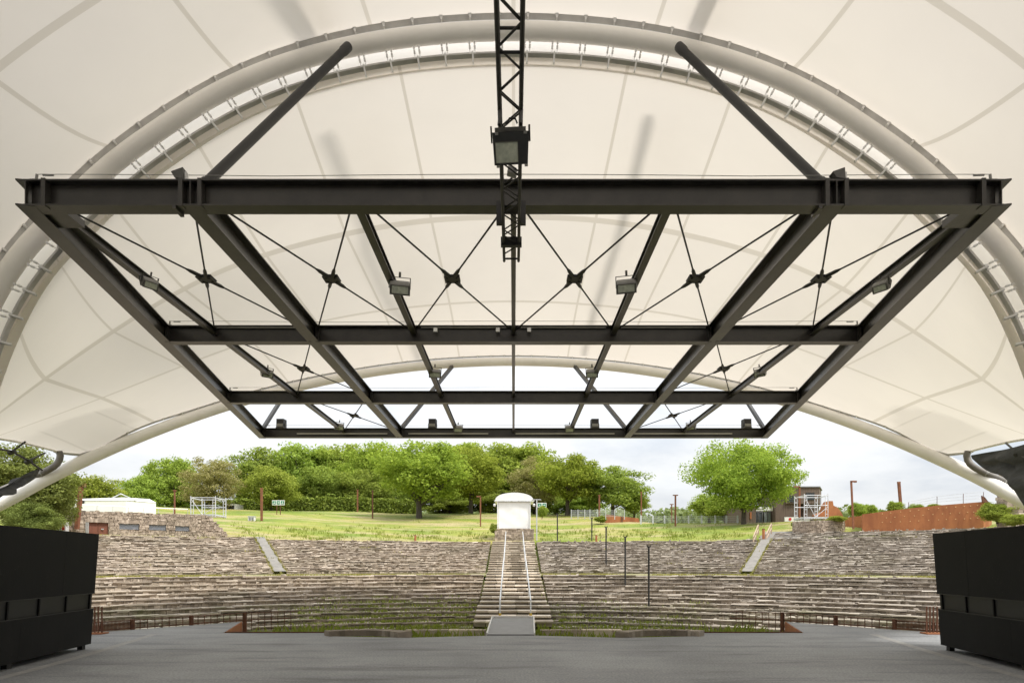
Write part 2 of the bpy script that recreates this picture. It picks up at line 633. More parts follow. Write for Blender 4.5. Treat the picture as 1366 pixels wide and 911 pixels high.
for sx, side in ((-1, 'left'), (1, 'right')):
    mb = MB()
    mb.box(min(sx * 4.56, sx * 7.06), max(sx * 4.56, sx * 7.06), 16.705, 16.73, -.3, .028)
    o = mb.build('edge_strip', M['corten_dark'])
    tag(o, 'thin rust steel strip on the stage edge beside the %s rust plate' % side, 'steel strip', 'rust strips on the stage edge')
# grass strip and kerb in front of stage
mb = MB()
mb.slab([(-7.05, 16.2), (-4.4, 15.6), (-2.4, 15.3), (2.4, 15.3), (4.4, 15.6), (7.05, 16.2), (7.8, 20.2), (-7.8, 20.2)], -.75, -.28)
struct(mb.build('pit_lawn', M['pit_grass']))
for sx, a, b, side in ((-1, -2.9, -.72, 'left'), (1, .72, 2.9, 'right')):
    mb = MB()
    x = a
    while x < b:
        l = min(rnd.uniform(.5, .9), b - x)
        mb.box(x, x + l - .015, 18.1, 18.4, -.4, -.07, .008)
        x += l
    o = mb.build('kerb_stones', M['step'])
    tag(o, 'low row of pale kerb stones in the grass just %s of the grey ramp' % side, 'kerb', 'kerbs by the ramp')


def blades(name, spots, mat, hmin, hmax, seed):
    rg = random.Random(seed)
    mb = MB()
    for (x, y, z) in spots:
        h = rg.uniform(hmin, hmax)
        a = rg.uniform(0, 6.28)
        w = h * .09 + .006
        lx, ly = rg.uniform(-.45, .45) * h, rg.uniform(-.45, .45) * h
        cx, cy = math.cos(a) * w, math.sin(a) * w
        mb.add([(x - cx, y - cy, z), (x + cx, y + cy, z), (x + lx * .4 + cx * .7, y + ly * .4 + cy * .7, z + h * .6), (x + lx, y + ly, z + h)], [(0, 1, 2), (0, 2, 3)])
    return mb.build(name, mat)


rg = random.Random(3)
sp = []
for k in range(5200):
    x = rg.uniform(-7, 7)
    y = rg.uniform(15.75, 19.9)
    lim = 15.7 + .18 * (abs(x) > 2) + (1.05 if abs(x) > 4.5 else 0)
    if y < lim or abs(x) < .68 and y < 18.9:
        continue
    if math.sin(x * 2.1 + y) + rg.uniform(-1, 1) < -.9:
        continue
    sp.append((x, y, -.29))
tag(blades('grass', sp, M['blade'], .1, .3, 1), 'green grass growing in front of the stage edge', 'grass', kind='stuff')

# curved low stone walls
for sx, side in ((-1, 'left'), (1, 'right')):
    mb = MB()
    pts = spline([(2.5, 15.72, 0), (2.85, 16.12, 0), (3.4, 16.32, 0), (3.95, 16.26, 0), (4.42, 15.98, 0)], 60)
    i = 0
    while i < 57:
        st = rnd.choice((2, 3, 4))
        a, b = pts[i], pts[min(i + st, 59)]
        d = b - a
        L_ = np.linalg.norm(d)
        d /= L_
        n_ = np.array([-d[1], d[0], 0])
        b = b - d * .012
        w0 = .17
        vs = []
        for z in (-.02, .12):
            for q in (a + n_ * w0, a - n_ * w0, b - n_ * w0, b + n_ * w0):
                vs.append((sx * q[0] + rnd.uniform(-.005, .005), q[1] + rnd.uniform(-.005, .005), z + (rnd.uniform(-.005, .005) if z > 0 else 0)))
        mb.hexa(vs)
        i += st
    o = mb.build('curved_stone_wall', M['stone_g'])
    tag(o, 'low curved stone wall on the stage edge to the %s of the grey ramp' % side, 'stone wall', 'curved walls on the stage edge')

# ramp
rp = thing('access_ramp', 'flat grey ramp with white edge trim in the middle of the stage edge', 'ramp', (0, 16.05, 0))
A, B, C_, D = P(649.5, 847, 16.1), P(713, 847, 16.1), P(712, 823.5, 18.75), P(656.5, 823.5, 18.75)
zA, zC = .03, .215
mb = MB()
vs = [(A.x, 16.1, zA), (B.x, 16.1, zA), (C_.x, 18.75, zC), (D.x, 18.75, zC)]
mb.hexa([(x, y, z - .05) for x, y, z in vs] + vs)
mb.build('deck', M['deck'], rp)
for p, q in ((0, 3), (1, 2), (3, 2)):
    mb = MB()
    a, b = Vector(vs[p]), Vector(vs[q])
    mb.bar(a + Vector((0, 0, -.01)), b + Vector((0, 0, -.01)), .035, .09)
    mb.build('edge_trim', M['white_plain'], rp)
for x, y in ((A.x + .12, 16.15), (B.x - .12, 16.15), (C_.x - .1, 18.6), (D.x + .1, 18.6)):
    mb = MB()
    z1 = -.02 if y < 17 else .16
    mb.tube([(x, y, -.32 if y > 17 else 0.0), (x, y, z1 + .0)], .025, 8)
    mb.build('leg', M['galv'], rp)

# railings along the stage wings
for sx, side in ((-1, 'left'), (1, 'right')):
    rl = thing('rusty_railing', 'low rust brown railing of thin bars along the %s stage wing' % side, 'railing', (sx * 9, 18, 0), 'low rusty railings')
    pts = spline([(14.5, 11.3, 0), (12.35, 14.4, 0), (10.35, 16.95, 0), (9.1, 18.6, 0), (8.0, 20.0, 0), (7.3, 20.5, 0), (6.6, 20.85, 0)], 200)
    nb = 8
    seg = len(pts) // nb
    for k in range(nb):
        sec = pts[k * seg:(k + 1) * seg + 1]
        mb = MB()
        low = 0 if k < 5 else -.9
        for i in range(len(sec) - 1):
            a, b = sec[i], sec[i + 1]
            mb.bar((sx * a[0], a[1], .235), (sx * b[0], b[1], .235), .05, .018)
            mb.bar((sx * a[0], a[1], .03), (sx * b[0], b[1], .03), .03, .03)
            if low:
                pass
        for i in range(0, len(sec) - 1):
            a = (sec[i] + sec[i + 1]) / 2
            for u in ((0, .5) if not low else ((0,) if i % 3 == 0 else ())):
                q = sec[i] * (1 - u) + sec[i + 1] * u
                mb.bar((sx * q[0], q[1], low), (sx * q[0], q[1], .23), .016, .016)
        mb.build('rail_panel', M['corten_dark'], rl)
        q = sec[0]
        mb = MB()
        mb.box(sx * q[0] - .04, sx * q[0] + .04, q[1] - .04, q[1] + .04, -.9, .26)
        mb.build('post', M['corten_dark'], rl)
    n = 3 if sx < 0 else 4
    gt = thing('rusty_gate', 'group of %s upright rust brown bars beside the %s black stage booth' % ('three' if n == 3 else 'four', side), 'gate', (sx * 10, 16.6, 0), 'upright rusty bars by the booths')
    px0 = (127.5, 132.2, 137) if sx < 0 else (1235, 1239.5, 1244, 1249)
    for px in px0:
        q = P(px, 845, 16.5)
        mb = MB()
        mb.box(q.x - .018, q.x + .018, 16.46, 16.475, 0, .66)
        mb.build('bar', M['corten_dark'], gt)
    mb = MB()
    qa, qb = P(px0[0], 845, 16.5), P(px0[-1], 845, 16.5)
    mb.box(qa.x - .08, qb.x + .08, 16.3, 16.62, .002, .03)
    mb.build('base_plate', M['corten'], gt)

# black stage booths
for sx, side in ((-1, 'left'), (1, 'right')):
    bo = thing('black_stage_booth', 'matt black boarded booth with a window slot on the %s side of the stage' % side, 'booth', (sx * 8.6, 11, 0), 'black booths at the stage sides')
    e = 13.6 if sx < 0 else 13.45
    xe, xs, y0 = 8.42, 7.55, 7.4
    lean = .17

    def fx(y, z):
        return sx * (xs + (xe - xs) * (y - y0) / (e - y0) - lean * z / 2.3)

    def face(z0, z1, ya, yb, inset=0., th=.06):
        m_ = MB()
        vs = []
        for z in (z0, z1):
            for (y, o) in ((ya, 0), (yb, 0), (yb, th), (ya, th)):
                vs.append((fx(y, z) + sx * (o + inset), y, z))
        m_.hexa(vs)
        return m_

    npan = 5
    for k in range(npan):
        ya, yb = y0 + (e - y0) * k / npan, y0 + (e - y0) * (k + 1) / npan - .0015
        face(1.11, 2.28, ya, yb, 0.001 * (k % 2)).build('upper_panel', M['black_panel'], bo)
        face(.1, .8, ya, yb, 0.001 * ((k + 1) % 2)).build('lower_panel', M['black_panel'], bo)
    face(.78, 1.13, y0, e - .03, .035, .03).build('slot_back', M['black_slot'], bo)
    ww = .9
    y = e - .16
    while y > y0:
        face(.8, 1.11, y, y + .035, .012, .03).build('slot_post', M['black_panel'], bo)
        y -= ww
    mb = MB()
    for z in (.8, 1.105):
        a, b = Vector((fx(y0, z), y0, z)), Vector((fx(e, z), e, z))
        mb.bar(a, b, .012, .014)
    mb.build('slot_trim', M['steel2'], bo)
    mb = MB()  # body behind the face: end wall, back wall, roof
    vs = []
    for z in (.1, 2.27):
        vs += [(fx(e - .07, z) + sx * .09, e - .07, z), (sx * 11.0, e - .25, z), (sx * 11.0, y0, z), (fx(y0, z) + sx * .09, y0, z)]
    if sx < 0:
        pass
    mb.add(vs, [(0, 1, 5, 4), (1, 2, 6, 5), (4, 5, 6, 7), (0, 3, 2, 1), (2, 3, 7, 6)])
    mb.build('body', M['black_panel'], bo)
    for y in (e - .14, e - 2.6, e - 5):
        mb = MB()
        x = fx(y, 0) + sx * .12
        mb.box(x - .05, x + .05, y - .05, y + .05, 0, .1)
        mb.build('foot', M['steel2'], bo)

# ------------------------------------------------------------------ seating
def arc_block(mb, ra, rb, ta, tb, z0, z1, j, jz, rg):
    vs = []
    for z in (z0, z1):
        for (r, t) in ((ra, ta), (ra, tb), (rb, tb), (rb, ta)):
            rr = r + rg.uniform(-j, j)
            zz = z + (rg.uniform(-jz, jz) if z == z1 else 0)
            vs.append((rr * math.sin(t), CY + rr * math.cos(t), zz))
    mb.hexa(vs)


def bench_row(r0, d, zt, rise, t0, t1, rough, rg):
    """one stone bench: overhanging top slabs over a dry-stone riser"""
    mb = MB()
    t = t0
    drop = 0
    while t < t1:
        l = (rg.uniform(.35, 1.5) if rough < 1.2 else rg.uniform(.2, .8)) / r0
        te = min(t + l, t1)
        if t1 - t < .12 / r0:
            break
        if rg.random() < .25:
            drop = rg.uniform(-.05, .03) * rough
        gone = rg.random() < .03 * rough
        th = rg.uniform(.05, .085) if rough < 1.2 else rg.uniform(.04, .07)
        if not gone:
            arc_block(mb, r0 - (rg.uniform(.02, .06) if rough < 1.2 else rg.uniform(-.02, .025)), r0 + d * .5, t + .006 / r0, te - .006 / r0, zt - th + drop, zt + drop, .03 * rough, .02 * rough, rg)
        # back half of the tread, broken small paving
        tt = t
        while tt < te:
            l2 = rg.uniform(.1, .35) / r0
            t2 = min(tt + l2, te)
            arc_block(mb, r0 + d * .5 + .012, r0 + d + .14, tt + .005 / r0, t2 - .005 / r0, zt - .1, zt - .02 + drop + rg.uniform(-.02, .015) * rough, .012, .012 * rough, rg)
            tt = t2
        t = te
    for _ in range(int((t1 - t0) * r0 * .7 * rough)):  # loose stones lying on the tread
        tt, rr_, s_ = rg.uniform(t0, t1 - .5 / r0), r0 + rg.uniform(0, d * .8), rg.uniform(.06, .22)
        arc_block(mb, rr_, rr_ + s_ * .7, tt, tt + s_ / r0, zt - .02, zt + rg.uniform(.02, .09), .04, .03, rg)
    t = t0
    while t < t1:
        l = rg.uniform(.1, .34) / r0
        te = min(t + l, t1)
        o = rg.uniform(-.01, .05)
        zm = zt - (.07 if rough < 1.2 else .05) - rg.uniform(0, .025)
        arc_block(mb, r0 + o, r0 + .3, t + .006 / r0, te - .006 / r0, zt - rise - .06, zm, .015, .01, rg)
        t = te
    return mb


def section(label, rows, ang, mats, sx, seed):
    rg = random.Random(seed)
    r, d, z, rise = rows[0]
    tc = (ang(r)[0] + ang(r)[1]) / 2
    th = thing('stone_seating', label, 'seating terrace', (r * math.sin(tc), CY + r * math.cos(tc), z), 'stone seating blocks of the open air theatre')
    for i, (r, d, z, rise) in enumerate(rows):
        t0, t1 = ang(r)
        bench_row(r, d, z, rise, t0, t1, 1.0 if r < R1 else 1.25, rg).build('bench_row', mats(i), th)
    return th


low_rows = [(R0 + i, 1.0, -1.7 + .2 * i + .2, .2) for i in range(13)]
up_rows = [(R2 + .57 * i, .57, 1.05 + .1275 * (i + 1), .1275) for i in range(20)]
far_rows = up_rows + [(46.4 + .65 * i, .65, 3.6 + .115 * (i + 1), .115) for i in range(6)]
SW = 2.0
MAXA = R(72)
GA = R(26.3)


def a_low(sx):
    return lambda r: (math.asin(SW / r), MAXA) if sx > 0 else (-MAXA, -math.asin(SW / r))


def a_in(sx):
    return lambda r: (math.asin(SW / r), GA - .42 / r) if sx > 0 else (-GA + .42 / r, -math.asin(SW / r))


def a_out(sx):
    return lambda r: (GA + .42 / r, MAXA) if sx > 0 else (-MAXA, -GA - .42 / r)


section('lower left block of weathered stone benches with mossy front rows', low_rows, a_low(-1), lambda i: M['stone_moss'] if i < 6 else M['stone'], -1, 11)
section('lower right block of weathered stone benches below the black posts', low_rows, a_low(1), lambda i: M['stone_moss_g'] if i < 5 else M['stone_g'], 1, 12)
section('upper stone benches between the left gangway and the central stairs', up_rows, a_in(-1), lambda i: M['stone'], -1, 13)
section('upper stone benches between the central stairs and the right gangway', up_rows, a_in(1), lambda i: M['stone_g'], 1, 14)
section('upper stone benches left of the left gangway below the stone building', far_rows[:22], a_out(-1), lambda i: M['stone'], -1, 15)
section('upper stone benches right of the right gangway below the rusty wall', far_rows, a_out(1), lambda i: M['stone_g'], 1, 16)

# walkway between the tiers and the two gangways
mb = MB()
for k in range(150):
    pass
rows = [[((r) * math.sin(-MAXA + 2 * MAXA * k / 150), CY + r * math.cos(-MAXA + 2 * MAXA * k / 150), zz) for k in range(151)] for r, zz in ((R1 - .05, .87), (R2 + .06, .97))]
mb.grid(rows)
struct(mb.build('terrace_walkway', simple('walk_earth', (.24, .21, .12), (.17, .17, .06), .9, .95, 0, .5)))
for sx in (-1, 1):
    mb = MB()
    rows = []
    t = sx * GA
    dirv = Vector((math.sin(t), math.cos(t), 0))
    side_ = Vector((math.cos(t), -math.sin(t), 0))
    for k in range(24):
        r = R2 + .1 + (R3 + (1.2 if sx < 0 else 2.5) - R2) * k / 23
        z = prof(r) + (.155 * max(0, r - R3)) + .1
        c = dirv * r + Vector((0, CY, z))
        ja, jb = .36 + .05 * math.sin(k * 2.1) + rnd.uniform(-.03, .03), .36 + .05 * math.sin(k * 1.7 + 1) + rnd.uniform(-.03, .03)
        fl_ = 1 + .9 * max(0, (r - 44.5) / 4) * (sx > 0)
        rows.append([c - side_ * ja * fl_, c + side_ * jb * fl_])
    mb.grid(rows)
    struct(mb.build('gangway_path', M['conc']))

# central stairs
st = thing('stone_stairs', 'wide pale stone staircase in the middle of the seating up to the white booth', 'stairs', (0, CY + 21.5, -1.5))
steps = [(R0 + i, 1.0, -1.5 + .2 * i, .2, 2.0 - .012 * i + (.08 if i < 5 else 0)) for i in range(1, 13)] + [(R1, 1.6, 1.05, .2, 1.86)] + [(R2 + .76 * i, .76, 1.05 + .17 * (i + 1), .17, 1.84) for i in range(15)]
rg = random.Random(21)
for (r, d, z, rise, hw) in steps:
    mb = MB()
    x = -hw
    y = CY + r - .25
    while x < hw - .1:
        l = min(rg.uniform(.5, 1.3), hw - x)
        mb.box(x, x + l - .01, y - .15 - rg.uniform(0, .03), y + d + .05, z + .0 - .07, z + .02 + rg.uniform(-.008, .008), .006, rg)
        mb.box(x + .03, x + l - .03, y + .08, y + .3, z - rise - .08, z - .071, .006, rg)
        x += l
    mb.build('step', M['step'], st)
for xo, xt in ((-.72, -.66), (.92, .80)):
    mb = MB()
    ht = .85
    pts = []
    for (r, d, z, rise, hw) in steps[1:]:
        pts.append(Vector((xo + (xt - xo) * (r - 22) / 24, CY + r, z + ht)))
    hr = MB()
    hr.tube([pts[0] + Vector((0, -.1, -ht + .1))] + pts, .035, 8)
    rail = hr.build('handrail', M['galv'], st, smooth=True)
    for i in range(0, len(pts), 4):
        m2 = MB()
        m2.tube([pts[i] - Vector((0, 0, ht)), pts[i]], .026, 8)
        m2.build('post', M['galv'], rail, local=False)
    m2 = MB()
    q = pts[0] + Vector((0, -.1, -ht))
    m2.tube([q, q + Vector((0, 0, .14))], .075, 10)
    m2.build('yellow_foot', M['yellow'], rail)

# weeds on seats
sp, sp2 = [], []
for k in range(240):
    i = min(rg.randint(0, 6), rg.randint(0, 6))
    t = rg.choice((-1, 1)) * R(rg.uniform(3, 24))
    if rg.random() < .55:
        t = -R(rg.uniform(4, 28))
    r, d, z, rise = low_rows[i]
    n = rg.randint(10, 40)
    for q in range(n):
        rr = r + rg.uniform(-.04, .2)
        tt = t + rg.gauss(0, .5) / r
        if abs(rr * math.sin(tt)) < 2.05:
            continue
        sp.append((rr * math.sin(tt), CY + rr * math.cos(tt), (z if rr > r else z - rise) - .03))
for k in range(26000):
    rr = rg.uniform(R1 - .1, R2 + .05)
    tt = R(rg.uniform(-50, 50))
    if abs(rr * math.sin(tt)) < 2.0 or math.sin(tt * 17) + math.sin(tt * 41 + 1) + rg.uniform(-1.5, 1) < -.6:
        continue
    sp2.append((rr * math.sin(tt), CY + rr * math.cos(tt), .86))
for k in range(50):
    i = rg.randint(0, 19)
    r, d, z, rise = up_rows[i]
    t = R(rg.uniform(-50, 50))
    for q in range(12):
        tt = t + rg.gauss(0, .3) / r
        if abs(r * math.sin(tt)) > 2.0:
            sp2.append((r * math.sin(tt), CY + r * math.cos(tt), z - .03))
for sx in (-1, 1):
    for k in range(900):
        r = rg.uniform(R2, R3)
        off = rg.choice((-1, 1)) * rg.uniform(.32, .52)
        t = sx * GA + off / r
        sp2.append((r * math.sin(t), CY + r * math.cos(t), prof(r) + .05))
tag(blades('weeds', sp, M['blade'], .08, .22, 5), 'green weeds growing over the front stone benches', 'weeds', kind='stuff')
tag(blades('dry_grass', sp2, M['blade_dry'], .06, .17, 6), 'yellow green grass along the walkway and in the joints of the benches', 'grass', kind='stuff')
sp = []
for k in range(420):
    a = R(rg.uniform(-28, 24))
    r0_ = 46.7 + abs(rg.gauss(0, 6.5))
    hh = rg.randint(6, 26)
    for q in range(hh):
        x, y = r0_ * math.sin(a) + rg.gauss(0, .25), CY + r0_ * math.cos(a) + rg.gauss(0, .25)
        if abs(x) < 2.4 and y < 66:
            continue
        sp.append((x, y, terr(x, y)))
tag(blades('meadow_grass', sp, M['blade'], .08, .3, 8), 'tall tufts of grass and weeds on the meadow above the benches', 'grass', kind='stuff')

# ------------------------------------------------------------------ rubble walls
def rubble_arc(mb, c, rad, t0, t1, zbot, ztop, out, seed, holes=(), size=(.16, .42), course=.17, depth=.3):
    """irregular stones on a curved face. out=-1 faces the arc's centre, 1 faces away. holes: (t0,t1,z0,z1)"""
    rg = random.Random(seed)
    z = min(zbot(t0), zbot(t1))
    zmax = max(ztop(t0 + (t1 - t0) * k / 10) for k in range(11))
    while z < zmax:
        h = course * rg.uniform(.75, 1.3)
        t = t0 - rg.uniform(0, .2) / rad
        while t < t1:
            l = rg.uniform(*size) / rad
            te = min(t + l, t1)
            tm = max(t0, t)
            mid = (tm + te) / 2
            zt = min(z + h - .012, ztop(mid) + rg.uniform(-.04, .03))
            zs = z
            ok = te - tm > .05 / rad and zt - z > .03 and z + h > zbot(mid)
            for (a, b, za, zb) in holes:
                if te > a and tm < b and zt > za and z < zb:
                    if tm < a - .03 / rad:
                        te = a
                    elif te > b + .03 / rad:
                        tm = b
                    elif z < za - .03:
                        zt = za
                    elif zt > zb + .03:
                        zs = zb
                    else:
                        ok = False
            if ok:
                ra = rad + out * rg.uniform(-.03, .035)
                rb = rad - out * depth
                vs = []
                for zz in (zs, zt):
                    for (r, tt) in ((ra, tm + .01 / rad), (ra, te - .01 / rad), (rb, te - .01 / rad), (rb, tm + .01 / rad)):
                        vs.append((c[0] + r * math.sin(tt) + rg.uniform(-.012, .012), c[1] + r * math.cos(tt) + rg.uniform(-.012, .012), zz + rg.uniform(-.012, .012)))
                mb.hexa(vs)
            t = te
        z += h
    # mortar core
    n = 40
    core = []
    for r in (rad - out * .07, rad - out * (depth + .2)):
        for top in (0, 1):
            core.append([(c[0] + r * math.sin(t0 + (t1 - t0) * k / n), c[1] + r * math.cos(t0 + (t1 - t0) * k / n),
                          (ztop(t0 + (t1 - t0) * k / n) - .04) if top else zbot(t0 + (t1 - t0) * k / n) - .3) for k in range(n + 1)])
    return core


def core_mesh(core, mat, parent, holes=False):
    mb = MB()
    mb.grid([core[0], core[1], core[3], core[2]])
    return mb.build('wall_core', mat, parent)


def angle_of(px, rad, c=(0, CY)):
    """azimuth (about c) where the sight column px meets the circle"""
    k = (px - HX) / F
    a_, b_, c_ = 1 + k * k, -2 * c[1] - 2 * k * c[0], c[1] ** 2 + c[0] ** 2 - rad ** 2
    Y = (-b_ + math.sqrt(b_ * b_ - 4 * a_ * c_)) / (2 * a_)
    return math.atan2(k * Y - c[0], Y - c[1]), Y


RB = 47.9
sb = thing('stone_building', 'low curved rubble stone building with a red brown door at the upper left', 'building', (-28, 52, 3.8))
t0, _ = angle_of(88, RB)
t1, _ = angle_of(304, RB)


def zt_b(t):
    px_f = (t - t0) / (t1 - t0)
    return 5.58 if px_f < .86 else 5.58 - 1.6 * ((px_f - .86) / .14) ** 1.3


holes = []
op = []
for (a, b, ya, yb, kind) in ((118, 144.5, 697, 719, 'door'), (159.5, 185.5, 698.5, 706, 'win'), (199, 221.5, 700, 707, 'win'), (234, 252.5, 701.5, 708, 'win')):
    ta, Ya = angle_of(a, RB)
    tb, Yb = angle_of(b, RB)
    Ym = (Ya + Yb) / 2
    za, zb = P(a, yb, Ym).z, P(a, ya, Ym).z
    holes.append((ta, tb, za, zb))
    op.append((ta, tb, za, zb, kind))
mb = MB()
core = rubble_arc(mb, (0, CY), RB, t0, t1, lambda t: 3.2, zt_b, -1, 31, holes, (.12, .34), .125)
mb.build('wall', M['rubble'], sb)
core_mesh([core[2], core[3], core[2], core[3]], M['rubble'], sb)
for (ta, tb, za, zb, kind) in op:
    def q(t, r, z):
        return (r * math.sin(t), CY + r * math.cos(t), z)
    mb = MB()
    r = RB + .14
    vs = [q(ta, r, za), q(tb, r, za), q(tb, r + .05, za), q(ta, r + .05, za), q(ta, r, zb), q(tb, r, zb), q(tb, r + .05, zb), q(ta, r + .05, zb)]
    mb.hexa(vs)
    if kind == 'door':
        d_ = mb.build('door', M['door_red'], sb)
        tm = (ta * .35 + tb * .65)
        mb = MB()
        a = Vector(q(tm, r - .05, za + (zb - za) * .62))
        mb.bar(a, a + Vector((.16, .05, 0)), .04, .09)
        mb.build('handle', M['galv'], d_)
        mb = MB()
        tw = (tb - ta) * .5 + ta
        mb.bar(q(tw, r - .012, za), q(tw, r - .012, zb), .03, .03, (0, 1, 0))
        mb.build('meeting_strip', M['corten_dark'], d_)
        mb = MB()
        mb.bar(q(ta - .09 / RB, RB - .06, za), q(ta - .09 / RB, RB - .06, zb), .2, .08, (0, 1, 0))
        mb.build('door_jamb', M['galv'], sb)
    else:
        w_ = mb.build('window', M['louvre'], sb)
        mb = MB()
        for k in range(5):
            z = za + (zb - za) * (k + .5) / 5
            mb.bar(q(ta, r - .02, z), q(tb, r - .02, z), .05, .02)
        mb.build('louvre_slats', M['louvre'], w_)
    # brick lintel on edge
    mb = MB()
    n = 14
    for k in range(n):
        a, b = ta + (tb - ta) * (k - .6) / n, ta + (tb - ta) * (k + .3) / n
        mb.hexa([q(a, RB - .035, zb + .02), q(b, RB - .035, zb + .02), q(b, RB + .1, zb + .02), q(a, RB + .1, zb + .02),
                 q(a, RB - .03, zb + .28), q(b, RB - .03, zb + .28), q(b, RB + .1, zb + .28), q(a, RB + .1, zb + .28)])
    mb.build('lintel', M['rubble'], sb)
mb = MB()  # roof terrace slab
rows = [[(r * math.sin(t0 + (t1 - .03 - t0) * k / 30), CY + r * math.cos(t0 + (t1 - .03 - t0) * k / 30), 5.45) for k in range(31)] for r in (RB + .35, RB + 6)]
mb.grid(rows)
mb.build('roof_terrace', M['conc'], sb)
rl = thing('terrace_railing', 'thin grey steel railing along the roof of the curved stone building', 'railing', (-28, 54, 5.5))
mb = MB()
pts = [((RB + .8) * math.sin(t0 + (t1 - .06 - t0) * k / 16), CY + (RB + .8) * math.cos(t0 + (t1 - .06 - t0) * k / 16)) for k in range(17)]
mb.tube([(x, y, 6.05) for x, y in pts], .02, 6)
mb.build('top_rail', M['galv'], rl)
for x, y in pts[::2]:
    mb = MB()
    mb.tube([(x, y, 5.45), (x, y, 6.05)], .018, 6)
    mb.build('post', M['galv'], rl)

# booth base + white covered booth
BY = 61.2
bx = P(685.5, 700, BY).x
bt = thing('control_booth', 'white tarpaulin covered booth with a rounded roof at the top of the stairs', 'booth', (bx, BY, 4.75))
x0, x1 = P(663.5, 700, BY).x, P(707.5, 700, BY).x
zb, ze = P(0, 705, BY).z, P(0, 668.5, BY).z
mb = MB()
mb.box(x0 + .06, x1 - .06, BY + .1, BY + 3, zb, ze)
mb.build('walls', M['white_plain'], bt)
mb = MB()
rows = []
rg = random.Random(4)
for i in range(19):
    row = []
    for j in range(17):
        u, v = j / 16, i / 18
        row.append((x0 + .1 + (x1 - x0 - .2) * u, BY + .03 + .02 * math.sin(u * 9 + v * 4) * math.sin(v * 7) + rg.uniform(-.006, .006), zb + .03 + (ze - zb - .1) * v))
    rows.append(row)
mb.grid(rows)
mb.build('tarpaulin', M['white_tarp'], bt, smooth=True)
for x in (x0 + .03, x1 - .03):
    mb = MB()
    mb.box(x - .045, x + .045, BY - .06, BY + .06, zb, ze)
    mb.build('corner_post', M['white_plain'], bt)
mb = MB()
ex0, ex1 = P(660, 0, BY).x, P(712, 0, BY).x
prof_ = [(ex0, ze), (ex1, ze), (ex1, ze + .1)]
zt = P(0, 657, BY).z
for k in range(15):
    a = math.pi * k / 14
    prof_.append(((ex0 + ex1) / 2 + math.cos(a) * (ex1 - ex0 - .1) / 2, ze + .1 + (zt - ze - .1) * math.sin(a) ** .9))
prof_.append((ex0, ze + .1))
mb.prism([(x, BY - .15, z) for x, z in prof_], (0, 0, 0), (0, 3.4, 0))
mb.build('roof', M['white_plain'], bt)
mb = MB()
for x in np.linspace(ex0, ex1, 24):
    mb.box(x - .045, x + .045, BY - .19, BY - .155, ze - .03, ze + .05, .01)
mb.build('eaves_trim', M['galv_light'], bt)
for x in (ex0 - .02, ex1 + .02):
    mb = MB()
    mb.tube([(x, BY - .2, ze - .38), (x, BY + .02, ze - .3)], .11, 10)
    mb.build('lamp', M['white_plain'], bt)
w = thing('booth_plinth', 'rough rubble stone plinth under the white booth at the stair head', 'stone wall', (bx, BY, 3.6))
mb = MB()
rg = random.Random(41)
px0, px1 = P(660, 0, BY).x, P(712, 0, BY).x
z = 3.3
while z < zb - .04:
    h = rg.uniform(.13, .22)
    for (fa, fb, ax) in ((px0, px1, 'x'), (BY, BY + 3.3, 'l'), (BY, BY + 3.3, 'r')):
        t = fa
        while t < fb - .05:
            l = min(rg.uniform(.15, .42), fb - t)
            zt_ = min(z + h - .012, zb)
            if ax == 'x':
                mb.box(t, t + l - .012, BY - .1 + rg.uniform(-.04, .03), BY + .3, z, zt_, .014, rg)
            elif ax == 'l':
                mb.box(px0 + rg.uniform(-.03, .03), px0 + .4, t + .3, t + l - .012 + .3, z, zt_, .014, rg)
            else:
                mb.box(px1 - .4, px1 + rg.uniform(-.03, .03), t + .3, t + l - .012 + .3, z, zt_, .014, rg)
            t += l
    z += h
mb.build('stones', M['rubble'], w)
mb = MB()
mb.box(px0 + .1, px1 - .1, BY, BY + 3.4, 3.2, zb - .01)
mb.build('core', M['conc'], w)

# right bastion
BC = (P(1092, 0, 58.5).x, 58.8)
zbt = P(0, 693.5, 56.5).z
w = thing('round_stone_bastion', 'rounded rubble stone bastion under the scaffold at the top right of the seating', 'stone wall', (BC[0], BC[1], 4.2))
mb = MB()
core = rubble_arc(mb, BC, 2.15, R(95), R(270), lambda t: 3.4, lambda t: zbt, 1, 55, (), (.14, .34), .14)
mb.build('stones', M['rubble'], w)
core_mesh(core, M['conc'], w)
mb = MB()
mb.slab([(BC[0] + 2.1 * math.sin(t), BC[1] + 2.1 * math.cos(t)) for t in np.linspace(0, 2 * math.pi, 28)[:-1]][::-1], zbt - .3, zbt - .05)
mb.build('top_fill', M['hill'], w)

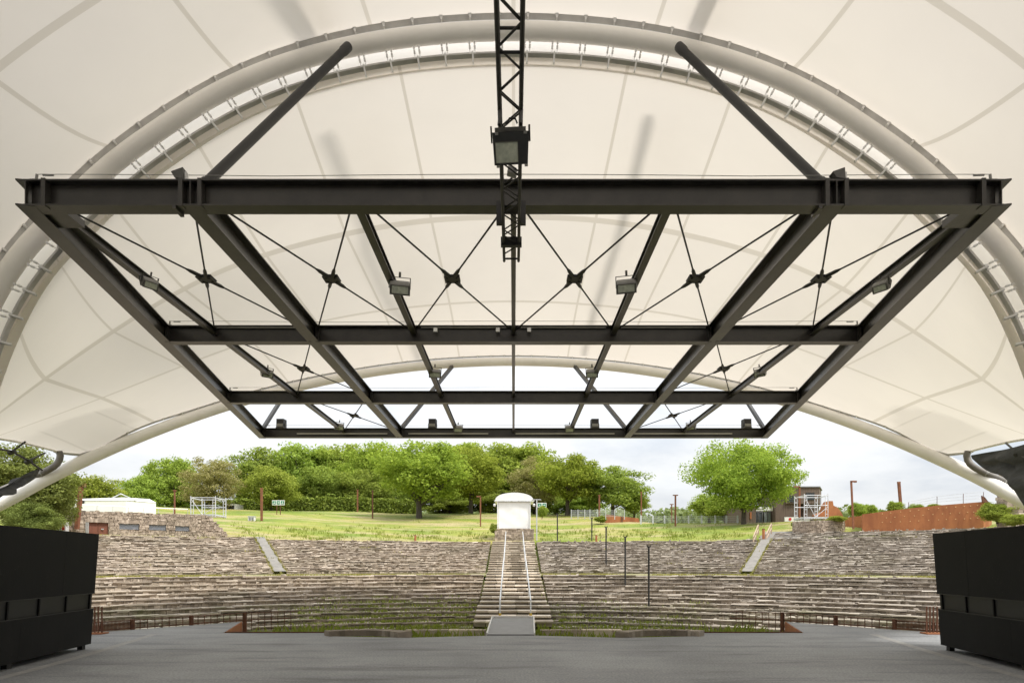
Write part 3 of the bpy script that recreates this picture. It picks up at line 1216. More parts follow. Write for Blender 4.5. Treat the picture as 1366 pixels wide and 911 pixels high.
# ------------------------------------------------------------------ steel scaffolds
def scaffold(label, px0, px1, pyt, pyb, Y, dep):
    a, b = P(px0, pyb, Y), P(px1, pyt, Y)
    t = thing('scaffold_tower', label, 'scaffold', (a.x, Y, a.z), 'scaffold towers beside the seating')
    z0, z1 = a.z, b.z
    for x in (a.x, b.x):
        for y in (Y, Y + dep):
            mb = MB()
            mb.tube([(x, y, z0), (x, y, z1)], .036, 8)
            mb.build('upright', M['galv_light'], t)
            mb = MB()
            mb.tube([(x + .22 * (1 if x == a.x else -1), y, z0), (x + .22 * (1 if x == a.x else -1), y, z1 - .25)], .024, 8)
            for k in range(6):
                zz = z0 + (z1 - z0 - .3) * k / 5 + .1
                mb.tube([(x, y, zz), (x + .22 * (1 if x == a.x else -1), y, zz)], .016, 6)
            mb.build('ladder_frame', M['galv_light'], t)
    for y in (Y, Y + dep):
        for z in (z0 + .1, z0 + (z1 - z0) * .55, z1 - .12):
            mb = MB()
            mb.tube([(a.x, y, z), (b.x, y, z)], .026, 8)
            mb.build('ledger', M['galv_light'], t)
    for x in (a.x, b.x):
        for z in (z0 + .12, z1 - .15):
            mb = MB()
            mb.tube([(x, Y, z), (x, Y + dep, z)], .036, 8)
            mb.build('transom', M['galv_light'], t)
    mb = MB()
    mb.tube([(a.x, Y, z1 - .2), ((a.x + b.x) / 2, Y, z0 + .1)], .024, 8)
    mb.tube([(b.x, Y, z0 + (z1 - z0) * .5), ((a.x + b.x) / 2 - .2, Y, z0 + .1)], .024, 8)
    mb.build('diagonal_brace', M['galv_light'], t)
    mb = MB()
    mb.box(a.x, b.x, Y, Y + dep, z0 + .16, z0 + .24)
    mb.build('deck', M['galv_light'], t)
    return t


scaffold('white metal scaffold tower on the roof of the curved stone building', 254.5, 287.5, 661.5, 689.5, 55.5, 2.0)
scaffold('white metal scaffold tower on top of the rounded stone bastion', 1073, 1104.5, 658.5, 693, 57.6, 2.0)

# ------------------------------------------------------------------ poles
def corten_pole(label, px, pyt, pyb, Y=None, arm=0, w=.13, mat='corten_pole', lean=0, group='rust brown lamp posts around the seating', arm2=None):
    if Y is None:
        g = ground(px, pyb)
    else:
        g = P(px, pyb, Y)
    top = P(px, pyt, g.y).z
    t = thing('lamp_post', label, 'lamp post', g, group)
    lx = lean * g.y / F
    mb = MB()
    mb.bar((g.x, g.y, g.z - .2), (g.x + lx, g.y, top), w, w, (0, 1, 0))
    mb.build('post', M[mat], t)
    if arm:
        mb = MB()
        mb.bar((g.x + lx - math.copysign(w / 2, arm), g.y, top), (g.x + lx + arm, g.y, top), w, w)
        o = mb.build('lamp_arm', M[mat], t)
        mb = MB()
        xe = g.x + lx + arm
        mb.box(min(xe, xe - arm * .5), max(xe, xe - arm * .5), g.y - .04, g.y + .04, top - w / 2 - .03, top - w / 2 - .003)
        mb.build('lamp_lens', M['lamp_grey'], o)
    elif arm2:
        mb = MB()
        mb.box(g.x + lx - arm2, g.x + lx + arm2, g.y - .08, g.y + .08, top, top + .1)
        mb.build('lamp_head', M[mat], t)
    return t


corten_pole('thick leaning rust post in front of the curved stone building', 102.5, 647, 702, 49.3, .28, .24, lean=6)
corten_pole('thin rust post behind the roof railing of the curved stone building', 233, 655, 685, 58, 0, .1, arm2=.12)
corten_pole('rust post on the grass left of the small exit sign', 349, 652, 695, None, 0, .2, arm2=.14)
corten_pole('slim orange rust post in front of the clipped hedge', 477, 654, 683, None, 0, .16, arm2=.12)
corten_pole('dark brown post beside the orange one near the hedge end', 497, 655, 691, None, 0, .15, 'corten_dark', arm2=.12)
corten_pole('rust lamp post with its arm bent left beside the white booth', 641, 662, 703, None, -.42, .14)
corten_pole('rust post by the mesh fence in front of the dark round tree', 799.5, 661, 694, None, 0, .17, arm2=.13)
corten_pole('rust post right of the low rusty plates on the ridge', 855.5, 657, 697, None, 0, .13, arm2=.1)
corten_pole('rust T shaped post with two lamps before the pale far woodland', 901, 661, 696.5, None, 0, .15, arm2=.26)
corten_pole('small distant rust T post left of the taller one', 896, 673, 694, 90, 0, .13, arm2=.24)
corten_pole('rust lamp post with bent arm behind the right scaffold tower', 1066.5, 649, 691, 62, -.5, .13)
corten_pole('rust lamp post with its arm bent right beside the bastion', 1138.5, 642, 702, 53.5, .42, .12, lean=-3)
corten_pole('stout rust post standing behind the curved rusty wall', 1203, 644, 688, 57, 0, .19, lean=-4, arm2=.12)

for k, (px, pyt, pyb, lab) in enumerate(((743.5, 686, 722, 'farthest thin grey post at the top of the right benches'), (789.5, 691, 722, 'thin dark post on the top bench, second from the stairs'),
                                 (808.5, 703, 757, 'thin black post halfway up the right benches'), (834, 716, 779, 'thin black post standing just below the middle walkway'),
                                 (865.5, 729, 810, 'tallest thin black post on the lower right benches'))):
    Yp = {0: 60.5, 1: 60.2, 2: 50.5, 3: 43.5, 4: 38.0}[k]
    g = P(px, pyb, Yp)
    top = P(px, pyt, Yp).z
    t = thing('thin_post', lab, 'post', g, 'line of thin posts down the right benches')
    mb = MB()
    mb.tube([(g.x, g.y, g.z - .6), (g.x, g.y, top)], .055, 8)
    mb.build('shaft', M['steel2'], t)
    mb = MB()
    mb.box(g.x - .1, g.x + .1, g.y - .03, g.y + .03, top - .03, top + .03)
    for s in (-1, 1):
        mb.box(g.x + s * .085 - .02, g.x + s * .085 + .02, g.y - .02, g.y + .02, top + .03, top + .1)
    mb.build('fork_top', M['steel2'], t)

# pale lamp post by booth
g = P(716, 721, 60.3)
t = thing('lamp_post', 'slim pale grey lamp post with two heads right of the white booth', 'lamp post', g, 'lamp posts by the booth')
mb = MB()
top = P(716, 666, 60.3).z
mb.tube([g, (g.x, g.y, top)], .055, 10)
mb.build('post', M['galv'], t)
for s in (-1, 1):
    mb = MB()
    mb.bar((g.x, g.y, top), (g.x + s * .38, g.y, top), .06, .05)
    a = mb.build('lamp_arm', M['galv'], t)
    mb = MB()
    mb.box(g.x + s * .3 - .14, g.x + s * .3 + .14, g.y - .1, g.y + .1, top - .07, top - .028)
    mb.build('lamp_head', M['lamp_grey'], a)

# bollards
for px, py, lab in ((554, 719.5, 'small rust bollard on the top bench left of the stairs'), (795.5, 719.5, 'small rust bollard on the top bench right of the stairs'), (1018.5, 716, 'rust bollard at the head of the right gangway')):
    Yb = {554: 59.5, 795.5: 59.5}.get(px, 55.6)
    g = P(px, py, Yb)
    t = thing('bollard', lab, 'bollard', g, 'small rust bollards')
    h = .35 if px < 900 else .62
    mb = MB()
    mb.tube([(g.x, g.y, g.z - .3), (g.x, g.y, g.z + h)], .09 if px < 900 else .11, 12)
    mb.build('shaft', M['corten'], t)
    mb = MB()
    mb.tube([(g.x, g.y, g.z + h), (g.x, g.y, g.z + h + .05)], .1 if px < 900 else .125, 12)
    mb.build('cap', M['corten_dark'], t)

# ------------------------------------------------------------------ signs
def exit_sign(label, px0, px1, pyt, pyb, pyg, Y, n):
    a, b = P(px0, pyb, Y), P(px1, pyt, Y)
    t = thing('exit_sign', label, 'sign', ((a.x + b.x) / 2, Y, P(0, pyg, Y).z), 'white and green exit signs')
    mb = MB()
    mb.box(a.x, b.x, Y, Y + .06, a.z, b.z)
    bd = mb.build('board', M['white_plain'], t)
    w = (b.x - a.x) / n
    h = b.z - a.z
    for k in range(n):
        x0_ = a.x + w * (k + .1)
        x1_ = a.x + w * (k + .9)
        mb = MB()
        mb.box(x0_, x1_, Y - .012, Y - .003, a.z + h * .14, b.z - h * .14)
        pn = mb.build('pictogram', M['green_sign'], bd)
        mb = MB()
        cx, cz, s = (x0_ + x1_) / 2, (a.z + b.z) / 2, h * .3
        y1_, y2_ = Y - .02, Y - .014
        if k % 2 == 0:  # running figure
            mb.box(cx - s * .15, cx + s * .2, y1_, y2_, cz - s * .2, cz + s * .5)
            mb.box(cx + s * .1, cx + s * .4, y1_, y2_, cz + s * .6, cz + s * .9)
            mb.bar((cx, y1_, cz - s * .2), (cx - s * .6, y1_, cz - s * .9), .01, s * .3, (1, 0, 0))
            mb.bar((cx + s * .1, y1_, cz - s * .2), (cx + s * .6, y1_, cz - s * .8), .01, s * .3, (1, 0, 0))
        else:  # arrow
            mb.box(cx - s * .8, cx + s * .2, y1_, y2_, cz - s * .16, cz + s * .16)
            mb.prism([(cx + s * .2, y1_, cz - s * .6), (cx + s * .9, y1_, cz), (cx + s * .2, y1_, cz + s * .6)], (0, 0, 0), (0, .006, 0))
        mb.build('symbol', M['white_plain'], pn)
    xs_ = [(a.x + b.x) / 2 - .2, (a.x + b.x) / 2 + .2] if n > 2 else [(a.x + b.x) / 2]
    for x in xs_:
        mb = MB()
        mb.bar((x, Y + .09, P(0, pyg, Y).z - .2), (x, Y + .09, b.z), .07, .07, (0, 1, 0))
        mb.build('post', M['corten_dark'], t)


exit_sign('white and green exit sign on posts in the left meadow', 363, 379.5, 667, 673.5, 690, 78, 3)
exit_sign('white and green exit sign right of the white booth', 717, 729, 670.5, 676.5, 690, 76, 2)
# red and white box sign at left
g = P(76, 711, 47)
t = thing('fire_sign', 'white sign box with red symbols left of the leaning rust post', 'sign', g)
a, b = P(75.5, 710, 47), P(87.5, 695.5, 47)
mb = MB()
mb.box(a.x, b.x, 47, 47.35, a.z, b.z)
bd = mb.build('box', M['white_plain'], t)
w, h = b.x - a.x, b.z - a.z
mb = MB()
mb.tube([(a.x + w * .25, 46.99, a.z + h * .62), (a.x + w * .25, 46.975, a.z + h * .62)], h * .14, 12)
mb.build('red_disc', M['red_sign'], bd)
mb = MB()
mb.prism([(a.x + w * .6, 46.975, a.z + h * .2), (a.x + w * .9, 46.975, a.z + h * .25), (a.x + w * .85, 46.975, a.z + h * .75), (a.x + w * .66, 46.975, a.z + h * .85)], (0, 0, 0), (0, .02, 0))
mb.build('red_mark', M['red_sign'], bd)
mb = MB()
mb.box(a.x + w * .46, a.x + w * .5, 46.97, 46.996, a.z, b.z)
mb.build('divider', M['grey_ink'], bd)
for x in (a.x + .1, b.x - .1):
    mb = MB()
    mb.tube([(x, 47.2, a.z - 1.0), (x, 47.2, b.z + .25)], .03, 8)
    mb.build('leg', M['galv'], t)
# small pale box in meadow
g = ground(335, 695)
t = thing('electric_box', 'small pale grey utility box on the grass left of the rust post', 'utility box', g)
mb = MB()
mb.box(g.x - .32, g.x + .32, g.y, g.y + .4, g.z - .1, g.z + .48)
mb.build('cabinet', M['white_plain'], t)
mb = MB()
mb.box(g.x - .25, g.x - .02, g.y - .02, g.y - .003, g.z + .05, g.z + .4)
mb.box(g.x + .04, g.x + .26, g.y - .02, g.y - .003, g.z + .05, g.z + .4)
mb.build('vent_doors', M['grey_ink'], t)
mb = MB()
mb.box(g.x - .36, g.x + .36, g.y - .05, g.y + .45, g.z + .48, g.z + .53)
mb.build('lid', M['galv_light'], t)

# ------------------------------------------------------------------ tents
Yt = 62
t = thing('white_tent', 'long low white tent with a bare gable frame behind the stone building', 'tent', P(145, 681, Yt))
a, b = P(88, 686, Yt), P(191, 665, Yt)
a2 = P(168, 681, Yt)
mb = MB()
z0, z1 = a.z - .4, P(0, 665.5, Yt).z
mb.hexa([(a.x, Yt, z0), (a2.x, Yt, z0), (b.x, Yt + 2.2, z0), (a.x, Yt + 5, z0), (a.x, Yt, z1 - .15), (a2.x, Yt, z1 - .1), (b.x, Yt + 2.2, z1 - .15), (a.x, Yt + 5, z1)])
mb.build('side_wall', M['white_tarp'], t)
mb = MB()
mb.hexa([(a.x, Yt - .05, z1 - .14), (a2.x + .05, Yt - .05, z1 - .09), (b.x + .05, Yt + 2.2, z1 - .14), (a.x, Yt + 5.1, z1 + .01),
         (a.x, Yt + .2, z1 + .0), (a2.x - .5, Yt + .6, z1 + .2), (b.x - .6, Yt + 2.2, z1 + .2), (a.x, Yt + 5, z1 + .2)])
mb.build('roof', M['white_plain'], t)
mb = MB()
ap = P(156, 657.5, Yt)
mb.tube([(P(140, 0, Yt).x, Yt + .6, z1), (ap.x, Yt + .6, ap.z), (P(176, 0, Yt).x, Yt + .6, z1 - .05), (P(140, 0, Yt).x, Yt + .6, z1)], .05, 8)
mb.build('gable_frame', M['galv_light'], t)
mb = MB()
q = P(111, 669.5, Yt)
mb.tube([(q.x, Yt - .06, q.z), (q.x, Yt - .02, q.z)], .14, 14)
mb.build('porthole', M['dark'], t)
# second little tent / trailer by hedge
Yt = 84
a, b = P(290, 685, Yt), P(316, 672, Yt)
t = thing('dark_trailer', 'dark trailer with a white frame by the left end of the hedge', 'trailer', (a.x, Yt, a.z))
mb = MB()
pr = [(a.x, a.z + .25), (b.x - .3, a.z + .25), (b.x - .3, b.z - .2), (a.x + .9, b.z - .2), (a.x + .3, b.z - .6)]
mb.prism([(x, Yt, z) for x, z in pr], (0, 0, 0), (0, 2, 0))
mb.build('body', M['dark'], t)
mb = MB()
mb.box(b.x - .28, b.x, Yt - .1, Yt + 2, a.z, b.z)
mb.box(a.x + .3, b.x - .3, Yt - .1, Yt + 2, b.z - .18, b.z)
mb.build('white_frame', M['white_plain'], t)
for x in (a.x + .6, b.x - .8):
    mb = MB()
    mb.tube([(x, Yt - .05, a.z + .2), (x, Yt + .15, a.z + .2)], .25, 14)
    mb.build('wheel', M['steel2'], t)

# ------------------------------------------------------------------ brown building
Yb = 75
a = P(988, 698, Yb)
bb = thing('timber_building', 'brown timber clad building with an upper storey behind the right tree', 'building', (a.x, Yb, a.z - .3))
z0 = a.z - .6
zl = P(0, 669.5, Yb).z


def xx(px):
    return P(px, 0, Yb).x


def boards(x0, x1, y0, y1, z0, z1, name, par):
    m_ = MB()
    m_.box(x0, x1, y0, y1, z0, z1)
    o_ = m_.build(name, M['wood'], par)
    m_ = MB()
    x = x0
    while x < x1 - .02:
        w_ = min(rnd.uniform(.14, .26), x1 - x)
        m_.box(x + .004, x + w_ - .008, y0 - .03 - rnd.uniform(0, .012), y0 - .002, z0, z1)
        x += w_
    m_.build('cladding', M['wood'], o_)
    return o_


boards(xx(988), xx(1008.5), Yb + .0, Yb + 6, z0, P(0, 675, Yb).z, 'low_wing', bb)
boards(xx(1033), xx(1067), Yb - .3, Yb + 6, z0, zl, 'main_wall', bb)
mb = MB()
mb.box(xx(1008.5), xx(1033), Yb + 1.0, Yb + 6, z0, zl - .3)
mb.build('recess_wall', M['dark'], bb)
for k, (p0, p1, mm) in enumerate(((1009.5, 1015, 'glassy'), (1015.6, 1021, 'glassy'), (1023, 1027.4, 'glassy_pale'), (1028, 1032, 'glassy_pale'))):
    mb = MB()
    mb.box(xx(p0), xx(p1), Yb + .86, Yb + .95, z0, P(0, 682, Yb).z)
    d_ = mb.build('glass_door', M[mm], bb)
    mb = MB()
    for x in (xx(p0), xx(p1) - .05):
        mb.box(x, x + .05, Yb + .8, Yb + .855, z0, P(0, 681.8, Yb).z)
    mb.box(xx(p0) + .05, xx(p1) - .05, Yb + .8, Yb + .855, P(0, 682.4, Yb).z, P(0, 681.8, Yb).z)
    mb.build('door_frame', M['grey_ink'], d_)
mb = MB()
mb.box(xx(1009), xx(1032.5), Yb + .3, Yb + .4, P(0, 681, Yb).z, P(0, 675.5, Yb).z)
f_ = mb.build('white_fascia', M['white_plain'], bb)
mb = MB()
for k in range(6):
    mb.box(xx(1012 + k * 1.5), xx(1013 + k * 1.5), Yb + .28, Yb + .297, P(0, 679.3, Yb).z, P(0, 678.2, Yb).z)
mb.build('lettering', M['grey_ink'], f_)
mb = MB()
mb.box(xx(1000), xx(1002.3), Yb - .09, Yb - .05, P(0, 692, Yb).z, P(0, 683, Yb).z)
mb.build('rust_panel', M['corten'], bb)
zu0, zu1 = P(0, 671, Yb).z, P(0, 650.5, Yb).z
xa, xb, xc = xx(1046), xx(1090), xx(1112)
mb = MB()
zr = P(0, 651.5, Yb).z
vs = [(xa, Yb - .5), (xb, Yb - .5), (xc, Yb + 3.0), (xc, Yb + 8), (xa, Yb + 8)]
mb.slab(vs, zu0 - .1, zu1)
up_ = mb.build('upper_storey', M['wood'], bb)
mb = MB()
x = xa
while x < xb - .02:
    w_ = min(rnd.uniform(.14, .26), xb - x)
    mb.box(x + .004, x + w_ - .008, Yb - .54, Yb - .502, zu0 - .1, zu1 - .01)
    x += w_
mb.build('cladding', M['wood'], up_)
mb = MB()
mb.slab([(xa - .1, Yb - .65), (xb + .06, Yb - .65), (xc + .12, Yb + 2.98), (xc + .12, Yb + 8.1), (xa - .1, Yb + 8.1)], zu1 + .002, zu1 + .1)
mb.build('roof', M['grey_ink'], bb)
mb = MB()
vs = [(xx(1070), Yb - .2), (xb - .1, Yb - .2), (xc - .2, Yb + 3.1), (xc - .2, Yb + 8), (xx(1070), Yb + 8)]
mb.slab(vs, z0, zu0 - .101)
mb.build('corner_wall', M['wood'], bb)
for (p0, p1, ya, yb_) in ((1072.5, 1083.5, 658, 667), (1049, 1058, 662, 670)):
    mb = MB()
    mb.box(xx(p0), xx(p1), Yb - .56, Yb - .545, P(0, yb_, Yb).z, P(0, ya, Yb).z)
    w_ = mb.build('window', M['glassy'], bb)
    mb = MB()
    for k in range(4):
        z = P(0, yb_, Yb).z + (P(0, ya, Yb).z - P(0, yb_, Yb).z) * k / 3
        mb.box(xx(p0) - .04, xx(p1) + .04, Yb - .6, Yb - .563, z - .02, z + .02)
    mb.build('window_bars', M['dark'], w_)
mb = MB()
d = Vector((xc - xb, 3.5, 0)).normalized()
n_ = Vector((d.y, -d.x, 0))
pa = Vector((xb, Yb - .5, 0)) + d * 1.2 + n_ * .03
mb.bar(pa + Vector((0, 0, P(0, 667, Yb).z)), pa + d * .8 + Vector((0, 0, P(0, 667, Yb).z)), .05, 1.0)
mb.build('window', M['glassy'], bb)
# banner at the foot
t = tag(MB().build('x', M['white_plain']) if False else thing('banner', 'white banner with a small red mark along the foot of the timber building', 'banner', (xx(1058), Yb - 1, z0)), 'white banner with a small red mark along the foot of the timber building', 'banner')
mb = MB()
mb.box(xx(1042), xx(1075), Yb - 1.0, Yb - .96, P(0, 696, Yb).z, P(0, 690.3, Yb).z)
o = mb.build('cloth', M['white_plain'], t)
mb = MB()
mb.tube([(xx(1049), Yb - 1.03, P(0, 693, Yb).z), (xx(1049), Yb - 1.003, P(0, 693, Yb).z)], .16, 14)
mb.build('red_mark', M['red_sign'], o)
mb = MB()
for k in range(7):
    x = xx(1054 + k * 2.0)
    mb.box(x, x + .11, Yb - 1.02, Yb - 1.003, P(0, 693.8, Yb).z, P(0, 692.2, Yb).z)
mb.build('lettering', M['grey_ink'], o)
for px in (1042, 1058, 1075):
    mb = MB()
    mb.tube([(xx(px), Yb - .9, P(0, 699, Yb).z - .3), (xx(px), Yb - .9, P(0, 690, Yb).z)], .035, 8)
    mb.build('post', M['galv'], t)

# rust sculpture-like stair wall right of building
t = thing('corten_stair', 'folded rust steel stair wall right of the timber building', 'stair wall', P(1110, 692, 70))
Yc = 70
mb = MB()
pts = [(1090, 692), (1090, 686), (1100, 682), (1102, 674), (1106, 668), (1111, 668), (1112, 674), (1118, 677), (1123, 684), (1126, 692)]
mb.prism([P(x, y, Yc) for x, y in pts][::-1], (0, 0, 0), (0, 1.2, 0))
mb.build('folded_wall', M['corten'], t)
mb = MB()
mb.prism([P(x, y, Yc - .4) for x, y in ((1086, 693), (1086, 688.5), (1120, 686), (1124, 693))][::-1], (0, 0, 0), (0, .2, 0))
mb.build('front_plate', M['corten'], t)

# big curved corten wall
cw = thing('corten_wall', 'long curved rust steel wall with pale bolt heads above the right benches', 'steel wall', (31.5, 53, 5))
prof_pts = [(1127, 692.5, 690.5, 60.5), (1150, 698, 687.5, 58.5), (1150.5, 699, 685.8, 55.5), (1175, 700, 682.5, 54.7), (1212, 699.5, 678, 53.6), (1250, 698, 674, 52.6), (1285, 697, 671.2, 51.8), (1312, 696, 669, 51.3), (1319, 695.3, 671, 51.6), (1323, 694, 676, 52.6)]
rows_f = [[], [], [], []]
for px, yb_, yt_, Y in prof_pts:
    b, tp = P(px, yb_ + 2, Y), P(px, yt_, Y)
    rows_f[0].append((b.x, b.y, b.z - .5))
    rows_f[1].append((tp.x, tp.y, tp.z))
    rows_f[2].append((tp.x + .03, tp.y + .12, tp.z))
    rows_f[3].append((b.x + .03, b.y + .12, b.z - .5))
mb = MB()
mb.grid(rows_f)
mb.build('plate', M['corten'], cw)
mb = MB()
for row, off in ((.2, 0), (.52, .5), (.84, 0)):
    for k in range(3, 8 - 1 + 0):
        for sub in (.05, .35, .7):
            u = sub + off * .3
            if u > 1:
                continue
            a0, a1 = prof_pts[k], prof_pts[k + 1]
            px, yb_, yt_, Y = [a0[i] * (1 - u) + a1[i] * u for i in range(4)]
            q = P(px, yb_ + (yt_ - yb_) * row, Y)
            mb.tube([(q.x, q.y - .05, q.z), (q.x - .0, q.y + .03, q.z)], .032, 8)
mb.build('bolt_heads', simple('pale_bolts', (.62, .42, .2), (.55, .36, .18), 3, .6), cw)
mb = MB()
q0, q1, q2 = P(1311, 669, 51.25), P(1310, 661, 51.25), P(1321, 672, 51.3)
mb.prism([q0, q1, P(1314, 663, 51.25), q2], (0, 0, 0), (0, .12, 0))
mb.build('end_fin', M['corten_dark'], cw)
rl = thing('wire_railing', 'thin wire railing running along the top of the curved rust wall', 'railing', (31, 54, 7))
mb = MB()
for dz in (5, 9, 13):
    mb.tube([P(px, yt_ - dz * (.25 + .75 * min(1, (px - 1160) / 100)), Y + .8) for px, yb_, yt_, Y in prof_pts[4:8]], .012, 6)
mb.build('wires', M['galv'], rl)
for k in range(4, 8):
    px, yb_, yt_, Y = prof_pts[k]
    mb = MB()
    f = .25 + .75 * min(1, (px - 1160) / 100)
    mb.tube([P(px, yt_ + 2, Y + .8), P(px, yt_ - 13 * f, Y + .8)], .02, 6)
    mb.build('post', M['corten_dark'], rl)

# low rust plates on ridge
t = thing('corten_planter', 'low wedge shaped rust steel planter on the ridge right of the booth', 'planter', P(830, 697, 76))
mb = MB()
pts = [(808, 698), (809.5, 686), (828, 688.5), (852, 691), (854, 699.5)]
mb.prism([P(x, y, 76) for x, y in pts][::-1], (0, 0, 0), (0, 1.5, 0))
mb.build('plate', M['corten'], t)
mb = MB()
mb.prism([P(x, y, 75.9) for x, y in ((829, 701), (829, 688), (831, 688), (831, 701))][::-1], (0, 0, 0), (0, .05, 0))
mb.build('seam_strip', M['corten_dark'], t)

# mesh fences on the ridge
def mesh_fence(label, pxs, pyt, pyb, Ys, mat, post):
    t = thing('mesh_fence', label, 'fence', P(pxs[0], pyb, Ys[0]), 'pale mesh fences on the ridge')
    n = len(pxs)
    for k in range(n - 1):
        Ya, Yb_ = Ys[0] + (Ys[1] - Ys[0]) * k / (n - 1), Ys[0] + (Ys[1] - Ys[0]) * (k + 1) / (n - 1)
        a, b = P(pxs[k], pyb, Ya), P(pxs[k + 1], pyb, Yb_)
        h = (pyb - pyt) / F * Ya
        mb = MB()
        for q in range(15):
            u = (q + .5) / 15
            c = a.lerp(b, u)
            mb.bar(c, c + Vector((0, 0, h)), .012, .012, (0, 1, 0))
        for z in (.05, .35, .65, .95):
            mb.bar(a + Vector((0, 0, h * z)), b + Vector((0, 0, h * z)), .014, .014)
        mb.build('mesh_panel', M[mat], t)
    for k in range(n):
        Ya = Ys[0] + (Ys[1] - Ys[0]) * k / (n - 1)
        a = P(pxs[k], pyb, Ya)
        h = (pyb - pyt) / F * Ya
        mb = MB()
        mb.bar(a - Vector((0, 0, .3)), a + Vector((0, 0, h + .06)), post, .07, (0, 1, 0))
        mb.build('post', M[mat], t)


mesh_fence('pale mesh fence of upright panels before the dark round tree', [762, 771, 780, 787, 797, 808, 820, 833], 680, 689, (76, 74), 'galv', .08)
mesh_fence('long pale fence with broad white posts along the ridge', [855, 871, 886.5, 902, 918.5, 936, 954, 969, 984], 688, 696.5, (73, 72), 'galv_light', .16)
# stone pillar far right
t = thing('stone_tower', 'rough grey stone pillar at the right edge behind the black netting', 'stone wall', P(1356, 690, 47))
mb = MB()
rg = random.Random(9)
z = 3.2
x0, x1 = P(1343, 0, 47).x, P(1420, 0, 47).x
while z < 7.9:
    h = rg.uniform(.14, .28)
    x = x0 + rg.uniform(-.04, .04)
    while x < x1:
        l = rg.uniform(.18, .5)
        mb.box(x, x + l - .012, 47 + rg.uniform(-.04, .03), 47.5, z, z + h - .012, .015, rg)
        x += l
    y = 47.3
    while y < 47.9:
        l = rg.uniform(.18, .3)
        mb.box(x0 + rg.uniform(-.04, .03), x0 + .4, y, y + l - .012, z, z + h - .012, .015, rg)
        y += l
    z += h
mb.build('stones', M['rubble'], t)
mb = MB()
mb.box(x0 + .1, x1, 47.08, 48.1, 3, 7.85)
mb.build('core', M['conc'], t)
# handrails at the head of the right gangway
for (a, b, lab) in (((1005, 716, 55), (1011.5, 700, 58.5), 'left'), ((1022, 713, 55.5), (1029, 698.5, 58.5), 'right')):
    p, q = P(*a), P(*b)
    t = thing('wooden_handrail', 'pale wooden handrail on the %s side of the path above the right gangway' % lab, 'handrail', p, 'wooden handrails at the path')
    for u in (0, .5, 1):
        c = p.lerp(q, u)
        mb = MB()
        mb.bar(c - Vector((0, 0, .9)), c, .08, .08, (0, 1, 0))
        mb.build('post', M['wood_pale'], t)
    for dz in (0, -.4):
        mb = MB()
        mb.bar(p + Vector((0, 0, dz)), q + Vector((0, 0, dz)), .06, .11)
        mb.build('rail', M['wood_pale'], t)
mb = MB()
zz = lambda v: (v.x, v.y, terr(v.x, v.y) + .06)
quad = [(R3 + .1, GA - .012), (R3 + .1, GA + .055), (R3 + 5, GA + .045), (R3 + 5, GA - .012)]
rows = []
for k in range(10):
    r = R3 + .1 + 5 * k / 9
    rows.append([(r * math.sin(t_), CY + r * math.cos(t_), terr(r * math.sin(t_), CY + r * math.cos(t_)) + .09) for t_ in (GA - .012, GA + .02, GA + .055)])
mb.grid(rows)
struct(mb.build('ramp_path', M['conc']))
# ------------------------------------------------------------------ trees
def leaf_cloud(mb, c, rad, n, size, rg, flat=1.0, shell=.6):
    for _ in range(n):
        while True:
            d = Vector((rg.uniform(-1, 1), rg.uniform(-1, 1), rg.uniform(-1, 1)))
            if .05 < d.length < 1:
                break
        d.normalize()
        k = rg.uniform(shell, 1.0) if rg.random() < .75 else rg.uniform(.2, 1)
        p = Vector(c) + Vector((d.x * rad, d.y * rad, d.z * rad * flat)) * k
        nrm = (d * .8 + Vector((rg.gauss(0, .5), rg.gauss(0, .5), rg.gauss(.35, .5)))).normalized()
        a = nrm.orthogonal().normalized()
        a = Matrix.Rotation(rg.uniform(0, 6.28), 3, nrm) @ a
        b = nrm.cross(a)
        s = size * rg.uniform(.55, 1.25)
        w = s * rg.uniform(.45, .75)
        mb.add([p - a * s * .5, p + b * w * .5 + nrm * s * .06, p + a * s * .5 - nrm * s * .1, p - b * w * .5 + nrm * s * .06], [(0, 1, 2, 3)])


